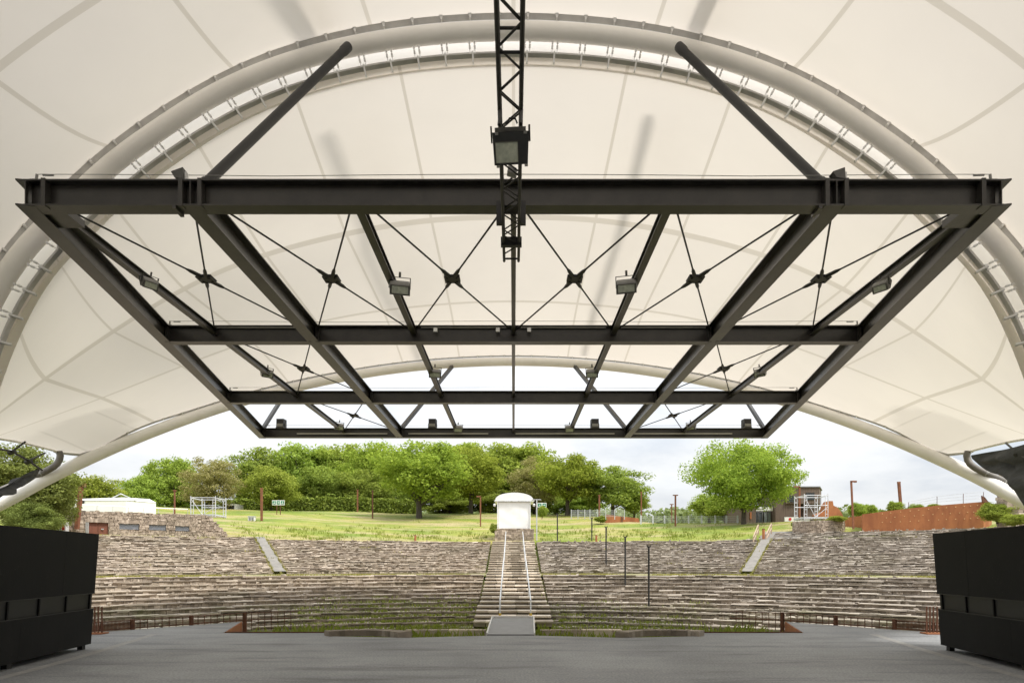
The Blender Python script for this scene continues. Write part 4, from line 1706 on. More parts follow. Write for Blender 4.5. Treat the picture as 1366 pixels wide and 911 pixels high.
def tree_proto(seed, H, Wd, trunk, clumps, nl, size, lm, crx=1.15, gap=.0):
    """tree of height H, crown width Wd built at the origin"""
    rg = random.Random(seed)
    root = thing('tree', '', 'tree')
    cz0 = trunk
    ch = H - trunk
    crown = MB()
    wood = MB()
    lean = Vector((rg.uniform(-.3, .3), rg.uniform(-.3, .3), 0))
    tr = H * .022 + .06
    wood.tube([(0, 0, -.5), (0, 0, trunk * .5), lean * .4 + Vector((0, 0, trunk + ch * .2)), lean + Vector((0, 0, trunk + ch * .55))], tr, 8, rr=[tr * 1.35, tr, tr * .75, tr * .3])
    cs = []
    for k in range(clumps):
        for _ in range(40):
            d = Vector((rg.gauss(0, 1), rg.gauss(0, 1), rg.gauss(.15, 1))).normalized()
            kk = rg.uniform(.45, .93) if rg.random() < .85 else rg.uniform(.1, .5)
            # dome profile: wider low
            z = d.z
            x = d.x * Wd / 2 * kk
            y = d.y * Wd / 2 * kk
            zz_ = cz0 + ch * (.47 + .5 * z * kk)
            if z < 0:
                zz_ = cz0 + ch * (.47 + .45 * z * kk)
            c = Vector((x, y, zz_)) + Vector((rg.gauss(0, .022 * Wd), rg.gauss(0, .022 * Wd), rg.gauss(0, .015 * ch)))
            c.z = min(c.z, cz0 + ch * .9)
            if gap and any((c - e).length < gap * Wd for e in cs):
                continue
            break
        cs.append(c)
        r = Wd * rg.uniform(.085, .15) * crx
        leaf_cloud(crown, c, r, int(nl * rg.uniform(.7, 1.3)), size, rg, .62, .45)
    for k in range(8):
        e = cs[rg.randrange(len(cs))]
        s = Vector((0, 0, trunk * rg.uniform(.8, 1.0) + ch * rg.uniform(0, .25))) + lean * .3
        m_ = s.lerp(e, .5) + Vector((0, 0, -.04 * H))
        wood.tube([s, m_, e], .1, 6, rr=[tr * .45, tr * .3, tr * .12])
    wood.build('trunk', M['bark'], root, smooth=True, local=True)
    crown.build('crown', lm, root, local=True)
    root['_h'], root['_w'] = H, Wd
    return root


PROTO = {}
PROTO['bright'] = [tree_proto(101 + i, 10, 10, 2.0, 130, 135, .34, M['leaf_bright'], 1.12) for i in range(2)]
PROTO['mid'] = [tree_proto(111 + i, 10, 9, 1.3, 130, 130, .34, M['leaf_mid'], 1.18) for i in range(2)]
PROTO['dark'] = [tree_proto(121, 10, 9, 1.0, 130, 130, .34, M['leaf_dark'], 1.18)]
PROTO['brown'] = [tree_proto(131, 10, 9, 1.2, 150, 110, .27, M['leaf_brown'], 1.05)]
PROTO['airy'] = [tree_proto(141, 10, 13.2, 1.25, 185, 185, .29, M['leaf_bright'], .95, .0)]
PROTO['bush'] = [tree_proto(151, 10, 11, .1, 150, 150, .55, M['leaf_mid'], 1.5)]
PROTO['near'] = [tree_proto(161, 10, 11, .5, 170, 210, .27, M['leaf_olive'], 1.0)]
used = {}


def tree(kind, v, px, pyb, pw, pyt, Y, label, name='tree', cat='tree', group='trees around the open air theatre', rz=None):
    pr = PROTO[kind][v % len(PROTO[kind])]
    key = (kind, v % len(PROTO[kind]))
    if key not in used:
        o = pr
        used[key] = 1
    else:
        o = copy_tree(pr)
    o.name = name
    b = P(px, pyb, Y)
    top = P(px, pyt, Y).z
    h = top - b.z
    w = pw / F * Y
    o.location = b
    sxy = w / pr['_w'] * (1.04 if Y > 95 else .97)
    o.scale = (sxy, sxy, h / pr['_h'])
    o.rotation_euler = (0, 0, rz if rz is not None else rnd.uniform(0, 6.28))
    tag(o, label, cat, group)
    return o


tree('bright', 0, 559, 694, 140, 586, 82, 'broad bright green tree on the lawn left of the white booth')
tree('bright', 1, 628, 687, 108, 594, 90, 'bright green tree directly behind the rust lamp with bent arm')
tree('bright', 0, 757, 687, 100, 604, 88, 'bright green tree right behind the exit sign beside the booth')
tree('mid', 0, 690, 686, 118, 585, 104, 'tall dark crowned tree rising behind the white booth')
tree('brown', 0, 716, 688, 84, 606, 93, 'sparse olive brown tree just right of the white booth')
tree('dark', 0, 818, 692, 102, 617, 88, 'dark round tree standing alone at the right end of the wood')
tree('airy', 0, 992, 700, 157, 583, 69, 'big bright green tree by the timber building with sky through its crown', rz=.6)
tree('mid', 1, 363, 690, 80, 616, 86, 'rounded pale green tree above the left exit sign')
tree('brown', 0, 281, 694, 90, 606, 82, 'brownish tree coming into leaf behind the left scaffold tower')
tree('bright', 1, 508, 688, 110, 588, 105, 'yellow green tree behind the left shoulder of the broad lawn tree')
tree('mid', 0, 228, 698, 84, 603, 92, 'tall green tree left of the brownish tree')
tree('mid', 1, 192, 700, 66, 628, 88, 'lower green tree above the right end of the white tent')
tree('dark', 0, 348, 688, 96, 593, 108, 'tree in the wood between the brownish and the pale rounded tree')
tree('mid', 0, 405, 687, 100, 586, 110, 'tall woodland tree above and right of the pale rounded tree')
tree('mid', 1, 452, 687, 100, 584, 112, 'tall woodland tree in the middle of the left wood')
tree('dark', 0, 432, 688, 84, 618, 99, 'shorter dark tree in front of the left wood behind the hedge')
tree('dark', 0, 485, 688, 82, 622, 98, 'shorter dark tree behind the two slim posts and hedge')
tree('mid', 0, 602, 687, 118, 580, 116, 'tall pale green tree showing between the two bright lawn trees')
tree('dark', 0, 655, 687, 100, 598, 114, 'dark tree in the wood directly left of the booth roof')
tree('dark', 0, 592, 688, 90, 630, 102, 'shaded tree in the gap under the bright lawn trees')
tree('dark', 0, 742, 688, 92, 612, 106, 'shaded tree in the wood behind the olive brown tree')
tree('mid', 1, 846, 692, 48, 650, 90, 'low bushy tree at the foot of the dark round tree')
tree('mid', 0, 120, 694, 90, 630, 74, 'green tree behind the left part of the white tent')
tree('near', 0, 15, 716, 175, 586, 44, 'big leafy tree at the far left edge under the canopy', rz=1.1)
tree('near', 0, 66, 714, 70, 640, 47, 'olive green tree left of the stone building', rz=2.6)
tree('near', 0, 45, 722, 84, 668, 42, 'yellow green bush above the left black booth', 'bush', 'bush', rz=4.0)
tree('mid', 1, 946, 697, 62, 655, 86, 'small dark tree behind the left side of the big bright tree')
tree('bush', 0, 968, 698, 52, 660, 82, 'green bush under the big bright tree beside the timber building', 'bush', 'bush')
tree('bush', 0, 1330, 697, 44, 668, 47.8, 'green bush between the rusty wall and the right stone pillar', 'bush', 'bush')
tree('bush', 0, 1354, 702, 34, 684, 45.5, 'low bush at the foot of the right stone pillar', 'bush', 'bush')
tree('bush', 0, 1143, 690, 24, 669, 68, 'thin young trees behind the rust lamp post beside the bastion', 'sapling', 'sapling')
tree('bush', 0, 1160, 690, 20, 671, 70, 'young tree behind the low end of the curved rust wall', 'sapling', 'sapling')
tree('bush', 0, 1116, 697, 26, 687, 57, 'low green bush at the right side of the bastion top', 'bush', 'bush')
tree('bush', 0, 724, 690, 15, 673, 74, 'small trimmed evergreen under the exit sign right of the booth', 'bush', 'bush')
tree('bush', 0, 660, 712, 14, 697, 61.5, 'small bush against the left side of the booth plinth', 'bush', 'bush')
tree('bush', 0, 801, 697, 17, 687, 75, 'weedy shrub beside the left end of the low rust planter', 'bush', 'bush')
for px, lab in ((1194, 'left'), (1222, 'middle'), (1246, 'right')):
    tree('bush', 0, px, 686 - (px - 1194) * .1, 20, 671 if px > 1194 else 667, 55.5, 'small shrub showing above the curved rust wall, %s one of three' % lab, 'bush', 'bush')
for px, w, tp, Y, lab in ((600, 60, 655, 100, 'dark shrub under the wood just left of the booth lamp'), (655, 60, 650, 100, 'dark shrub under the wood directly left of the booth'),
                          (712, 60, 652, 100, 'dark shrub in the shade behind the exit sign by the booth'), (770, 60, 655, 98, 'dark shrub behind the upright mesh panels'),
                          (380, 70, 640, 106, 'dark undergrowth behind the pale rounded tree'), (440, 70, 640, 105, 'dark undergrowth above the middle of the hedge'), (530, 60, 645, 104, 'dark undergrowth above the right end of the hedge'),
                          (255, 60, 650, 96, 'dark shrub behind the left scaffold tower')):
    tree('dark', 0, px, 692, w * 1.3, tp, Y, lab, 'bush', 'bush', 'undergrowth of the wood')
for k in PROTO:
    for i, pr in enumerate(PROTO[k]):
        if (k, i) not in used:
            for ch in list(pr.children):
                bpy.data.objects.remove(ch)
            bpy.data.objects.remove(pr)
for o in S.objects:
    for key in ('_h', '_w'):
        if key in o:
            del o[key]

# hedge
t = thing('hedge', 'long clipped green hedge in front of the left wood', 'hedge', P(430, 684, 92))
mb = MB()
rg = random.Random(77)
for k in range(9500):
    u = rg.random()
    px = 300 + 255 * u
    Yh = 90 + 4 * u
    top = 666.5 - 3.5 * math.sin((px - 300) / 255 * 3.14) + math.sin(px * .23) * .7
    c = P(px, 686, Yh)
    zt_ = P(px, top, Yh).z
    z = c.z + (zt_ - c.z) * (rg.random() ** .8)
    yy = Yh + rg.choice((rg.uniform(-.15, .15), rg.uniform(0, 2)))
    leaf_cloud(mb, (c.x, yy, z), .14, 1, .4, rg)
mb.build('foliage', M['leaf_hedge'], t)
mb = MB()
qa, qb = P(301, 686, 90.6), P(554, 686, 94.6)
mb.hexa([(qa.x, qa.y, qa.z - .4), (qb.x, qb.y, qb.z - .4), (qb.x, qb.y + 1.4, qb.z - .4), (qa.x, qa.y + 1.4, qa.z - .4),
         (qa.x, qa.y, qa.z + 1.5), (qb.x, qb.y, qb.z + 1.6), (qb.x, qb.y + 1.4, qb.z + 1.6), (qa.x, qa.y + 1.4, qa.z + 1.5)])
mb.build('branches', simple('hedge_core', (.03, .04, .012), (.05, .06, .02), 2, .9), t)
# far woodland
mb = MB()
rg = random.Random(78)
for k in range(260):
    px = rg.uniform(560, 1260)
    Yf = rg.uniform(200, 260)
    top = 680 + 2.2 * math.sin(px * .06) + rg.uniform(-1.5, 1)
    c = P(px, top, Yf)
    leaf_cloud(mb, (c.x, c.y, c.z - 2.5), 4, 34, 1.9, rg, .8)
    leaf_cloud(mb, (c.x, c.y, c.z - 7), 5, 20, 2.4, rg, .8)
tag(mb.build('far_woodland', M['leaf_far']), 'pale green distant woodland beyond the ridge fence', 'woodland', kind='stuff')

# ------------------------------------------------------------------ canopy
NA = 131
ARCH = [(0, 10.57, 13.64), (2.0, 10.42, 13.6), (3.97, 9.96, 13.5), (5.84, 8.98, 13.23), (6.8, 8.2, 13.05), (7.78, 7.25, 12.85), (8.32, 6.55, 12.7), (8.9, 5.6, 12.4), (9.32, 4.44, 12.1), (9.6, 2.8, 11.7), (9.7, .8, 11.2), (9.65, -1.7 / 1.1, 10.6)]
ARCH = [(x * 1.1, h * 1.1 + .06, y * 1.1) for x, h, y in ARCH]
arch = half(ARCH, NA)
na = thing('canopy_arch', 'thick white steel arch crossing overhead between the two roof membranes', 'steel arch', (0, 13.6, 12.2))
mb = MB()
mb.tube(arch, .188, 20)
mb.build('tube', M['white_tube'], na, smooth=True)


def offset_curve(c, d, dy=0):
    out = []
    n = len(c)
    for i in range(n):
        t_ = c[min(i + 1, n - 1)] - c[max(i - 1, 0)]
        t_ = np.array([t_[0], 0, t_[2]])
        t_ /= np.linalg.norm(t_)
        nrm = np.array([-t_[2], 0, t_[0]])  # outward when running left to right over the crown
        out.append(c[i] + nrm * d + np.array([0, dy, 0]))
    return np.array(out)


fl = offset_curve(arch, .262, -.08)
mb = MB()
for i in range(len(fl) - 1):
    mb.bar(fl[i], fl[i + 1], .03, .13, tuple(fl[i] - arch[i] + np.array([0, -.1, 0])))
mb.build('clamp_strip', M['rail'], na)


def oriented(proto_mesh, name, mat, parent, p, xd, zd):
    zd = Vector(zd).normalized()
    xd = Vector(xd)
    xd = (xd - zd * xd.dot(zd)).normalized()
    yd = zd.cross(xd)
    o = bpy.data.objects.new(name, proto_mesh)
    COL.objects.link(o)
    o.parent = parent
    m_ = Matrix((xd, yd, zd)).transposed().to_4x4()
    m_.translation = Vector(p) - world_loc(parent)
    o.matrix_local = m_
    return o


mb = MB()
mb.box(-.02, .02, -.06, .06, -.05, .1)
mb.box(-.035, .035, -.075, .0, .03, .06)
tmp = mb.build('bolt', M['white_plain'])
bolt_me = tmp.data
bpy.data.objects.remove(tmp)
for i in range(8, NA - 8, 2):
    c = arch[i]
    td = arch[i + 1] - arch[i - 1]
    nz = offset_curve(arch[i - 1:i + 2], 1)[1] - c
    oriented(bolt_me, 'clamp_bolt', None, na, Vector(c) + Vector(nz) * .24 + Vector((0, -.1, 0)), td, nz)

# front membrane ------------------------------------------------------
edgeE = offset_curve(arch, -.45, .12)
E_half = [tuple(edgeE[NA // 2 + k]) for k in range(NA // 2 + 1)]
E_half = [(x, z - EYE, y) for x, y, z in E_half if z > 5.2][::6] + [(10.15, 3.0, 13.05)]


def tilt(Y0, s, dx, yu):
    Y = Y0 / (1 - s * yu / F)
    return (dx / F * Y, yu / F * Y, Y)


A1 = [tilt(12.3, .7, dx, yu) for dx, yu in ((0, 461), (125, 455), (235, 436), (385, 391), (515, 321), (658, 221))] + [(11.45, 2.3, 13.9)]
A1 = [(x * 1.28, h * 1.28, y * 1.28) for x, h, y in A1]
A2 = [tilt(14.6, 1.2, dx, yu) for dx, yu in ((0, 349), (130, 342), (229, 328), (375, 288), (548, 221))] + [(14.35, 3.45, 18.8)]
A2 = [(x * 1.1, h * 1.1, y * 1.1) for x, h, y in A2]


def bfit(dx):
    return 263 - 4.1e-4 * dx * dx


def bpt(dx, off):
    yu = bfit(dx)
    Y = 19.93 / (1 - 1.64 * yu / F)
    h = yu / F * Y
    return (dx / F * Y, h + off, Y)


Bm = [bpt(dx, .56) for dx in (0, 90, 180, 270, 360, 440, 520, 580)] + [(16.55, 4.05, 25.0)]
NU, NV = 157, 61


def panelled(pts, knots):
    """row of the cloth sampled so that seam k (k = 0..6) meets this row where the photo shows it"""
    n = 2001
    d = half(pts, n)
    h = d[n // 2:]
    px = h[:, 0] / h[:, 1] * F
    L_ = np.arange(len(h)) / (len(h) - 1)
    pm = np.maximum.accumulate(px)
    ks, ls = [], []
    for k, v in enumerate(knots):
        ks.append(k)
        ls.append(float(np.interp(v, pm + np.arange(len(pm)) * 1e-6, L_)))
    ks.append(6.5)
    ls.append(1.0)
    ks, ls = np.array(ks, float), np.array(ls)
    uu = np.linspace(0, 6.5, NU // 2 + 1)
    lv = np.interp(uu, ks, ls)
    for _ in range(6):
        lv[1:-1] = (lv[:-2] + 2 * lv[1:-1] + lv[2:]) / 4
    half_ = np.stack([np.interp(lv, L_, h[:, c]) for c in range(3)], 1)
    neg = half_[:0:-1] * np.array([-1, 1, 1])
    return np.concatenate([neg, half_])


rowsM = [panelled(E_half, (0, 154, 295, 427, 540, 612, 660)), panelled(A1, (0, 109, 224, 330, 440, 535, 615)),
         panelled(A2, (0, 85, 174, 262, 350, 443, 540)), panelled(Bm, (0, 72, 148, 222, 300, 385, 470))]
ctrl = np.stack(rowsM)  # 4 x NU x 3
tv = np.array([0., 1., 2., 3.])
vv = np.linspace(0, 3, NV)
surf = np.zeros((NV, NU, 3))
for j in range(NU):
    cl = np.concatenate([[0], np.cumsum(np.linalg.norm(np.diff(ctrl[:, j, :], axis=0), axis=1))])
    surf[:, j, :] = natural(cl, ctrl[:, j, :], np.interp(vv, tv, cl))
    lin = np.stack([np.interp(vv, tv, ctrl[:, j, c]) for c in range(3)], 1)
    wl = np.where(vv < 1, .75, .6)[:, None]
    surf[:, j, :] = surf[:, j, :] * (1 - wl) + lin * wl
corner = [np.array([16.55 * s, 25.0, 4.05 + EYE]) for s in (-1, 1)]


def cloth(surf, vv, umax, name, mat, parent, dbl=True):
    nv, nu, _ = surf.shape
    mb = MB()
    mb.grid([[tuple(p) for p in row] for row in surf])
    o = mb.build(name, mat, parent, smooth=True)
    me = o.data
    uvl = me.uv_layers.new(name='cloth')
    us = np.linspace(-umax, umax, nu)
    li = np.zeros(len(me.loops), np.int32)
    me.loops.foreach_get('vertex_index', li)
    uv = np.stack([us[li % nu], vv[li // nu]], 1).astype(np.float32)
    uvl.data.foreach_set('uv', uv.ravel())
    at = me.attributes.new('double', 'FLOAT', 'POINT')
    flat = surf.reshape(-1, 3)
    d = np.minimum(np.linalg.norm(flat - corner[0], axis=1), np.linalg.norm(flat - corner[1], axis=1))
    at.data.foreach_set('value', (np.clip((3.0 - d) / .12, 0, 1) * (1 if dbl else 0)).astype(np.float32))
    return o


fm = thing('front_canopy', 'cream translucent membrane roof stretched in front of the white arch', 'canopy', (0, 20, 12))
cloth(surf, vv, 6.5, 'membrane', M['membrane'], fm)
mb = MB()
rail = rowsM[0]
for i in range(NU - 1):
    mb.bar(rail[i] + np.array([0, -.03, 0]), rail[i + 1] + np.array([0, -.03, 0]), .05, .1, (0, -1, .3))
mb.build('edge_rail', M['rail'], fm)
mb = MB()
for s in (-1, 1):
    mb.tube([(s * .055, 0, .0), (s * .055, 0, .25)], .009, 6)
    mb.tube([(s * .055, 0, .1), (s * .055, 0, .17)], .024, 6)
    mb.box(s * .055 - .02, s * .055 + .02, -.02, .02, .2, .24)
mb.box(-.018, .018, -.06, .02, -.2, .04)
mb.box(-.075, .075, -.02, .02, 0, .03)
tmp = mb.build('link', M['white_plain'])
link_me = tmp.data
bpy.data.objects.remove(tmp)
nl = 0
for i in range(8, NA - 8, 2):
    c = edgeE[i]
    td = edgeE[i + 1] - edgeE[i - 1]
    nz = arch[i] - edgeE[i]
    if c[2] < 3.3:
        continue
    oriented(link_me, 'turnbuckle', None, fm, Vector(c) + Vector((0, -.06, 0)), td, nz)
# edge cables at the sides
for s in (0, -1):
    mb = MB()
    mb.tube([tuple(p) for p in surf[:, s, :]], .045, 8)
    mb.build('edge_cable', M['white_tube'], fm, smooth=True)
# cover flap over the gap
o1, o2 = offset_curve(arch, .1, .30), offset_curve(arch, -.44, .46)
mb = MB()
fsurf = np.stack([o1 * (1 - k / 4) + o2 * k / 4 + np.array([0, .1 * math.sin(k / 4 * 3.14), .05 * math.sin(k / 4 * 3.14)]) for k in range(5)])
fo = cloth(fsurf, np.linspace(0, 1, 5), 20, 'cover_flap', M['membrane_flap'], fm, False)
# ridge tubes lying on the outside of the membrane
for su in (-1.42, 1.42):
    u = (su / 6.5 + 1) / 2 * (NU - 1)
    j = int(u)
    f_ = u - j
    pts = []
    for i in range(3, NV - 2):
        p = surf[i, j] * (1 - f_) + surf[i, j + 1] * f_
        a_, b_ = surf[i, j + 1] - surf[i, j], surf[i + 1, j] - surf[i, j]
        nrm = np.cross(a_, b_)
        nrm /= np.linalg.norm(nrm)
        if nrm[2] < 0:
            nrm = -nrm
        pts.append(p + nrm * 1.3)
    mb = MB()
    mb.tube(pts[1:], .15, 10, rr=[.08] + [.15] * (len(pts) - 2))
    mb.build('outer_tube', M['white_tube'], fm, smooth=True)
# front arch
farch = half([bpt(dx, .24) for dx in (0, 90, 180, 270, 360, 440, 520, 580, 640, 685)] + [(19.3, .6, 21.2), (20.6, -1.9, 17.0)], 121)
fa = thing('front_arch', 'pale steel arch along the outer edge of the front canopy', 'steel arch', (0, 37.8, 12.5))
mb = MB()
mb.tube(farch, .24, 18)
mb.build('tube', M['white_tube'], fa, smooth=True)
mb = MB()
e = rowsM[3]
for i in range(NU - 1):
    mb.bar(e[i] + np.array([0, -.05, -.02]), e[i + 1] + np.array([0, -.05, -.02]), .05, .1, (0, -1, .3))
mb.build('edge_rail', M['rail'], fa)
for i in range(4, NU - 4, 3):
    c = e[i]
    td = e[i + 1] - e[i - 1]
    oriented(bolt_me, 'clamp_bolt', None, fa, Vector(c) + Vector((0, -.1, -.03)), td, (0, -.4, 1))
# corner pipes
for s in (-1, 1):
    q = [Vector((s * 16.62, 24.78, 5.82)), Vector((s * 16.46, 24.74, 5.74)), Vector((s * 16.4, 24.65, 5.4)), Vector((s * 16.6, 24.35, 5.02)), Vector((s * 16.95, 24.0, 4.7)), Vector((s * 17.5, 23.35, 4.2)), Vector((s * 18.2, 22.4, 3.5))]
    mb = MB()
    mb.tube(spline(q, 24), .115, 14)
    cp = mb.build('corner_pipe', M['pipe'], fa, smooth=True)
    mb = MB()
    for p in (Vector((s * 16.78, 24.18, 4.86)), Vector((s * 17.15, 23.75, 4.52))):
        mb.tube([p - Vector((s * .03, -.02, -.02)), p + Vector((s * .03, -.02, -.02))], .13, 14)
    mb.build('pipe_collar', M['lamp_grey'], cp)

# rear canopy -----------------------------------------------------------
R0c = offset_curve(arch, .325, -.02)
R0h = [(x, z - EYE, y) for x, y, z in [tuple(R0c[NA // 2 + k]) for k in range(NA // 2 + 1)] if z > 2.2][::6]
R1h = [(0, 11.35, 11.0), (3.3, 10.95, 11.0), (6.3, 9.35, 11.0), (8.3, 7.9, 10.95), (10.1, 5.75, 10.8), (11.2, 3.0, 10.5), (11.4, .9, 10.3)]
R2h = [(0, 11.9, 5), (4.5, 11.4, 5), (8.5, 9.8, 5), (11.3, 7.4, 5), (13.2, 4.4, 5), (13.9, .9, 5)]
R3h = [(0, 10.5, -7), (4.5, 10, -7), (8.5, 8.6, -7), (11.6, 6.2, -7), (13.4, 3.5, -7), (14, .9, -7)]
rr_ = np.stack([half(h, 111) for h in (R0h, R1h, R2h, R3h)])
NV2 = 41
v2 = np.linspace(0, 3, NV2)
s2 = np.zeros((NV2, 111, 3))
for j in range(111):
    s2[:, j, :] = natural(tv, rr_[:, j, :], v2)
rc = thing('rear_canopy', 'cream membrane roof over the stage behind the white arch', 'canopy', (0, 8, 13))
cloth(s2, v2, 5.5, 'membrane', M['membrane_rear'], rc, False)
for su in (-1.35, 1.35):
    u = (su / 5.5 + 1) / 2 * 110
    j = int(u)
    pts = [s2[i, j] * (1 - u + j) + s2[i, j + 1] * (u - j) + np.array([0, 0, .6]) for i in range(1, NV2 - 1)]
    mb = MB()
    mb.tube(pts, .17, 10)
    mb.build('outer_tube', M['white_tube'], rc, smooth=True)
# unseen wall added behind the camera to keep sky light from leaking in
mb = MB()
mb.box(-14, 14, -7.6, -7.3, 0, 11.5)
tag(mb.build('light_block_wall', M['conc']), 'plain grey unseen wall added under the rear canopy to block sky light', 'wall')

# ------------------------------------------------------------------ lighting frame
fr = thing('lighting_grid', 'huge black steel beam grid hung level under the canopy', 'steel frame', (0, 11.6, 7.66))
HB = EYE + 5.97
BH = .44
K = .18
ys = [11.55, 11.55 * 1.6, 11.55 * 2.2, 11.55 * 2.8]
ys = [11.55, 18.55, 25.55, 32.55]
slope = (12.03 - 8.17) / (32.76 - 11.5)


def ox(y):
    return 8.17 + slope * (y - 11.5)


for i, y in enumerate(ys):
    x = ox(y) - (.04 if i == 0 else 0)
    mb = MB()
    sk = slope * .9
    mb.ibeam((-x, y, HB), (x, y, HB), BH, .3, skew=(-.35, .35) if i == 0 else None)
    b = mb.build('cross_beam', M['steel'], fr)
    # stiffeners at the nodes
    xs_ = [-ox(y) + .33, -5.56, -5.24, 5.24, 5.56, ox(y) - .33] if i == 0 else [-5.5, -5.3, 5.3, 5.5, -ox(y) + .1, ox(y) - .1]
    for x_ in xs_:
        m2 = MB()
        m2.box(x_ - .035, x_ + .035, y - .162, y - .02, HB - .012, HB + BH + .012)
        m2.build('stiffener', M['steel'], b)
    if i == 0:
        m2 = MB()
        for x_ in (-5.4, 5.4):
            m2.box(x_ - .3, x_ - .24, y - .15, y + .15, HB - .05, HB - .004)
        m2.build('splice_plate', M['steel'], b)
for s in (-1, 1):
    mb = MB()
    mb.ibeam((s * ox(11.4), 11.4, HB - .005), (s * ox(32.7), 32.7, HB - .005), BH, .3)
    mb.build('edge_beam', M['steel'], fr)
    mb = MB()
    mb.ibeam((s * 5.4, 11.4, HB - .003), (s * 5.4, 32.68, HB - .003), BH, .3)
    mb.build('main_beam', M['steel'], fr)
    for xq in (2.7, 8.1):
        mb = MB()
        mb.ibeam((s * xq, 11.62 if xq < 5 else 12.1, HB + .2), (s * xq, 32.5, HB + .24), .17, .15, .012, .016)
        mb.build('purlin', M['steel'], fr)
mb = MB()
mb.ibeam((0, 11.62, HB + .2), (0, 32.5, HB + .24), .17, .1, .012, .016)
mb.build('purlin', M['steel'], fr)
# joint brackets where outer purlins meet the first beam
for s in (-1, 1):
    mb = MB()
    mb.box(s * 8.0 - .28, s * 8.0 + .28, 11.75, 12.3, HB + .06, HB + .19)
    mb.build('bracket', M['steel'], fr)


def cross(xa, xb, ya, yb):
    zc = HB + .3
    c = Vector(((xa + xb) / 2, (ya + yb) / 2, zc))
    ends = [Vector((xa, ya, zc)), Vector((xb, ya, zc)), Vector((xa, yb, zc)), Vector((xb, yb, zc))]
    mb = MB()
    for e_ in ends:
        d_ = (e_ - c).normalized()
        mb.tube([c + d_ * .14, c + d_ * .42, c + d_ * .55, e_], .02, 8, rr=[.045, .04, .019, .019])
    o_ = mb.build('cross_brace', M['steel2'], fr, smooth=True)
    mb = MB()
    mb.box(c.x - .17, c.x + .17, c.y - .17, c.y + .17, c.z - .03, c.z - .012)
    mb.box(c.x - .17, c.x + .17, c.y - .17, c.y + .17, c.z + .012, c.z + .03)
    for dx_ in (-.1, .1):
        for dy_ in (-.1, .1):
            mb.tube([(c.x + dx_, c.y + dy_, c.z - .05), (c.x + dx_, c.y + dy_, c.z + .05)], .025, 8)
    mb.build('brace_plate', M['steel2'], o_)


for k in range(-3, 3):
    xs0 = [-8.1, -5.4, -2.7, 0, 2.7, 5.4, 8.1]
    cross(xs0[k + 3] + (.12 if abs(xs0[k + 3]) in (5.4,) else .05), xs0[k + 4] - (.12 if abs(xs0[k + 4]) in (5.4,) else .05), ys[0] + .2, ys[1] - .15)
for r_ in (1, 2):
    for s in (-1, 1):
        cross(s * 5.5, s * 8.05, ys[r_] + .15, ys[r_ + 1] - .15)
# struts to the near arch
for s in (-1, 1):
    a_ = Vector((s * 5.28, 11.62, HB + BH))
    b_ = Vector(P(HX + s * 222, 64, 14.5))
    mb = MB()
    d_ = (b_ - a_).normalized()
    mb.tube([a_ - d_ * .05, a_ + d_ * .12, a_ + d_ * .14, b_ - d_ * .22, b_ - d_ * .18, b_ + d_ * .05], .085, 14, rr=[.105, .105, .085, .085, .1, .1])
    mb.build('strut', M['steel2'], fr, smooth=True)
    # front struts up to the outer arch
    a_ = Vector((s * 5.3, 32.4, HB + BH))
    b_ = P(HX + s * -82 * -1, 489, 37.3)
    mb = MB()
    mb.bar(a_, b_, .16, .16)
    mb.build('strut', M['steel'], fr)
    a_ = Vector((s * (ox(32.4) - .1), 32.4, HB + BH))
    b_ = P(HX + s * 303, 522, 34.6)
    mb = MB()
    mb.bar(a_, b_, .15, .15)
    mb.build('strut', M['steel'], fr)
# safety lines on beams
for i, y in enumerate(ys):
    x = ox(y) - .1
    mb = MB()
    n = 20
    pts = [(-x + 2 * x * k / n, y, HB + BH + .13 + .03 * abs(math.cos(k / n * math.pi * 2))) for k in range(n + 1)]
    mb.tube(pts, .006, 5)
    sl = mb.build('safety_line', M['lamp_grey'], fr)
    for s in (-1, 1):
        m2 = MB()
        m2.box(s * x - .07, s * x + .07, y - .05, y + .05, HB + BH, HB + BH + .06)
        m2.tube([(s * x, y, HB + BH), (s * (x - .02), y, HB + BH + .16)], .022, 8)
        m2.tube([(s * (x - .12), y, HB + BH + .15), (s * (x - .3), y, HB + BH + .145)], .018, 8)
        m2.build('line_post', M['lamp_grey'], sl)
# pale conduit strips inside beam webs
for (y, segs) in ((ys[3], ((-10.3, -6.0), (-5.0, -1.2), (-.2 + .3, 4.8), (5.7, 10.4))), (ys[1], ((-8.3, -5.7), (-2.5, -.2), (.2, 2.5), (2.9, 5.2)))):
    for a_, b_ in segs:
        mb = MB()
        zc = HB + BH * (.42 if y > 30 else .93)
        mb.box(a_, b_, y - .09, y - .06, zc - .025, zc + .025)
        mb.build('conduit', simple('conduit', (.5, .48, .44), (.42, .4, .37), 3, .5) if 'cond' not in M else M['cond'], fr)
mb = MB()
for x_ in (-2.1, -.42, .42):
    mb = MB()
    mb.box(x_ - .05, x_ + .05, ys[1] - .2, ys[1] - .15, HB + .25, HB + .35)
    mb.build('junction_box', M['white_plain'], fr)

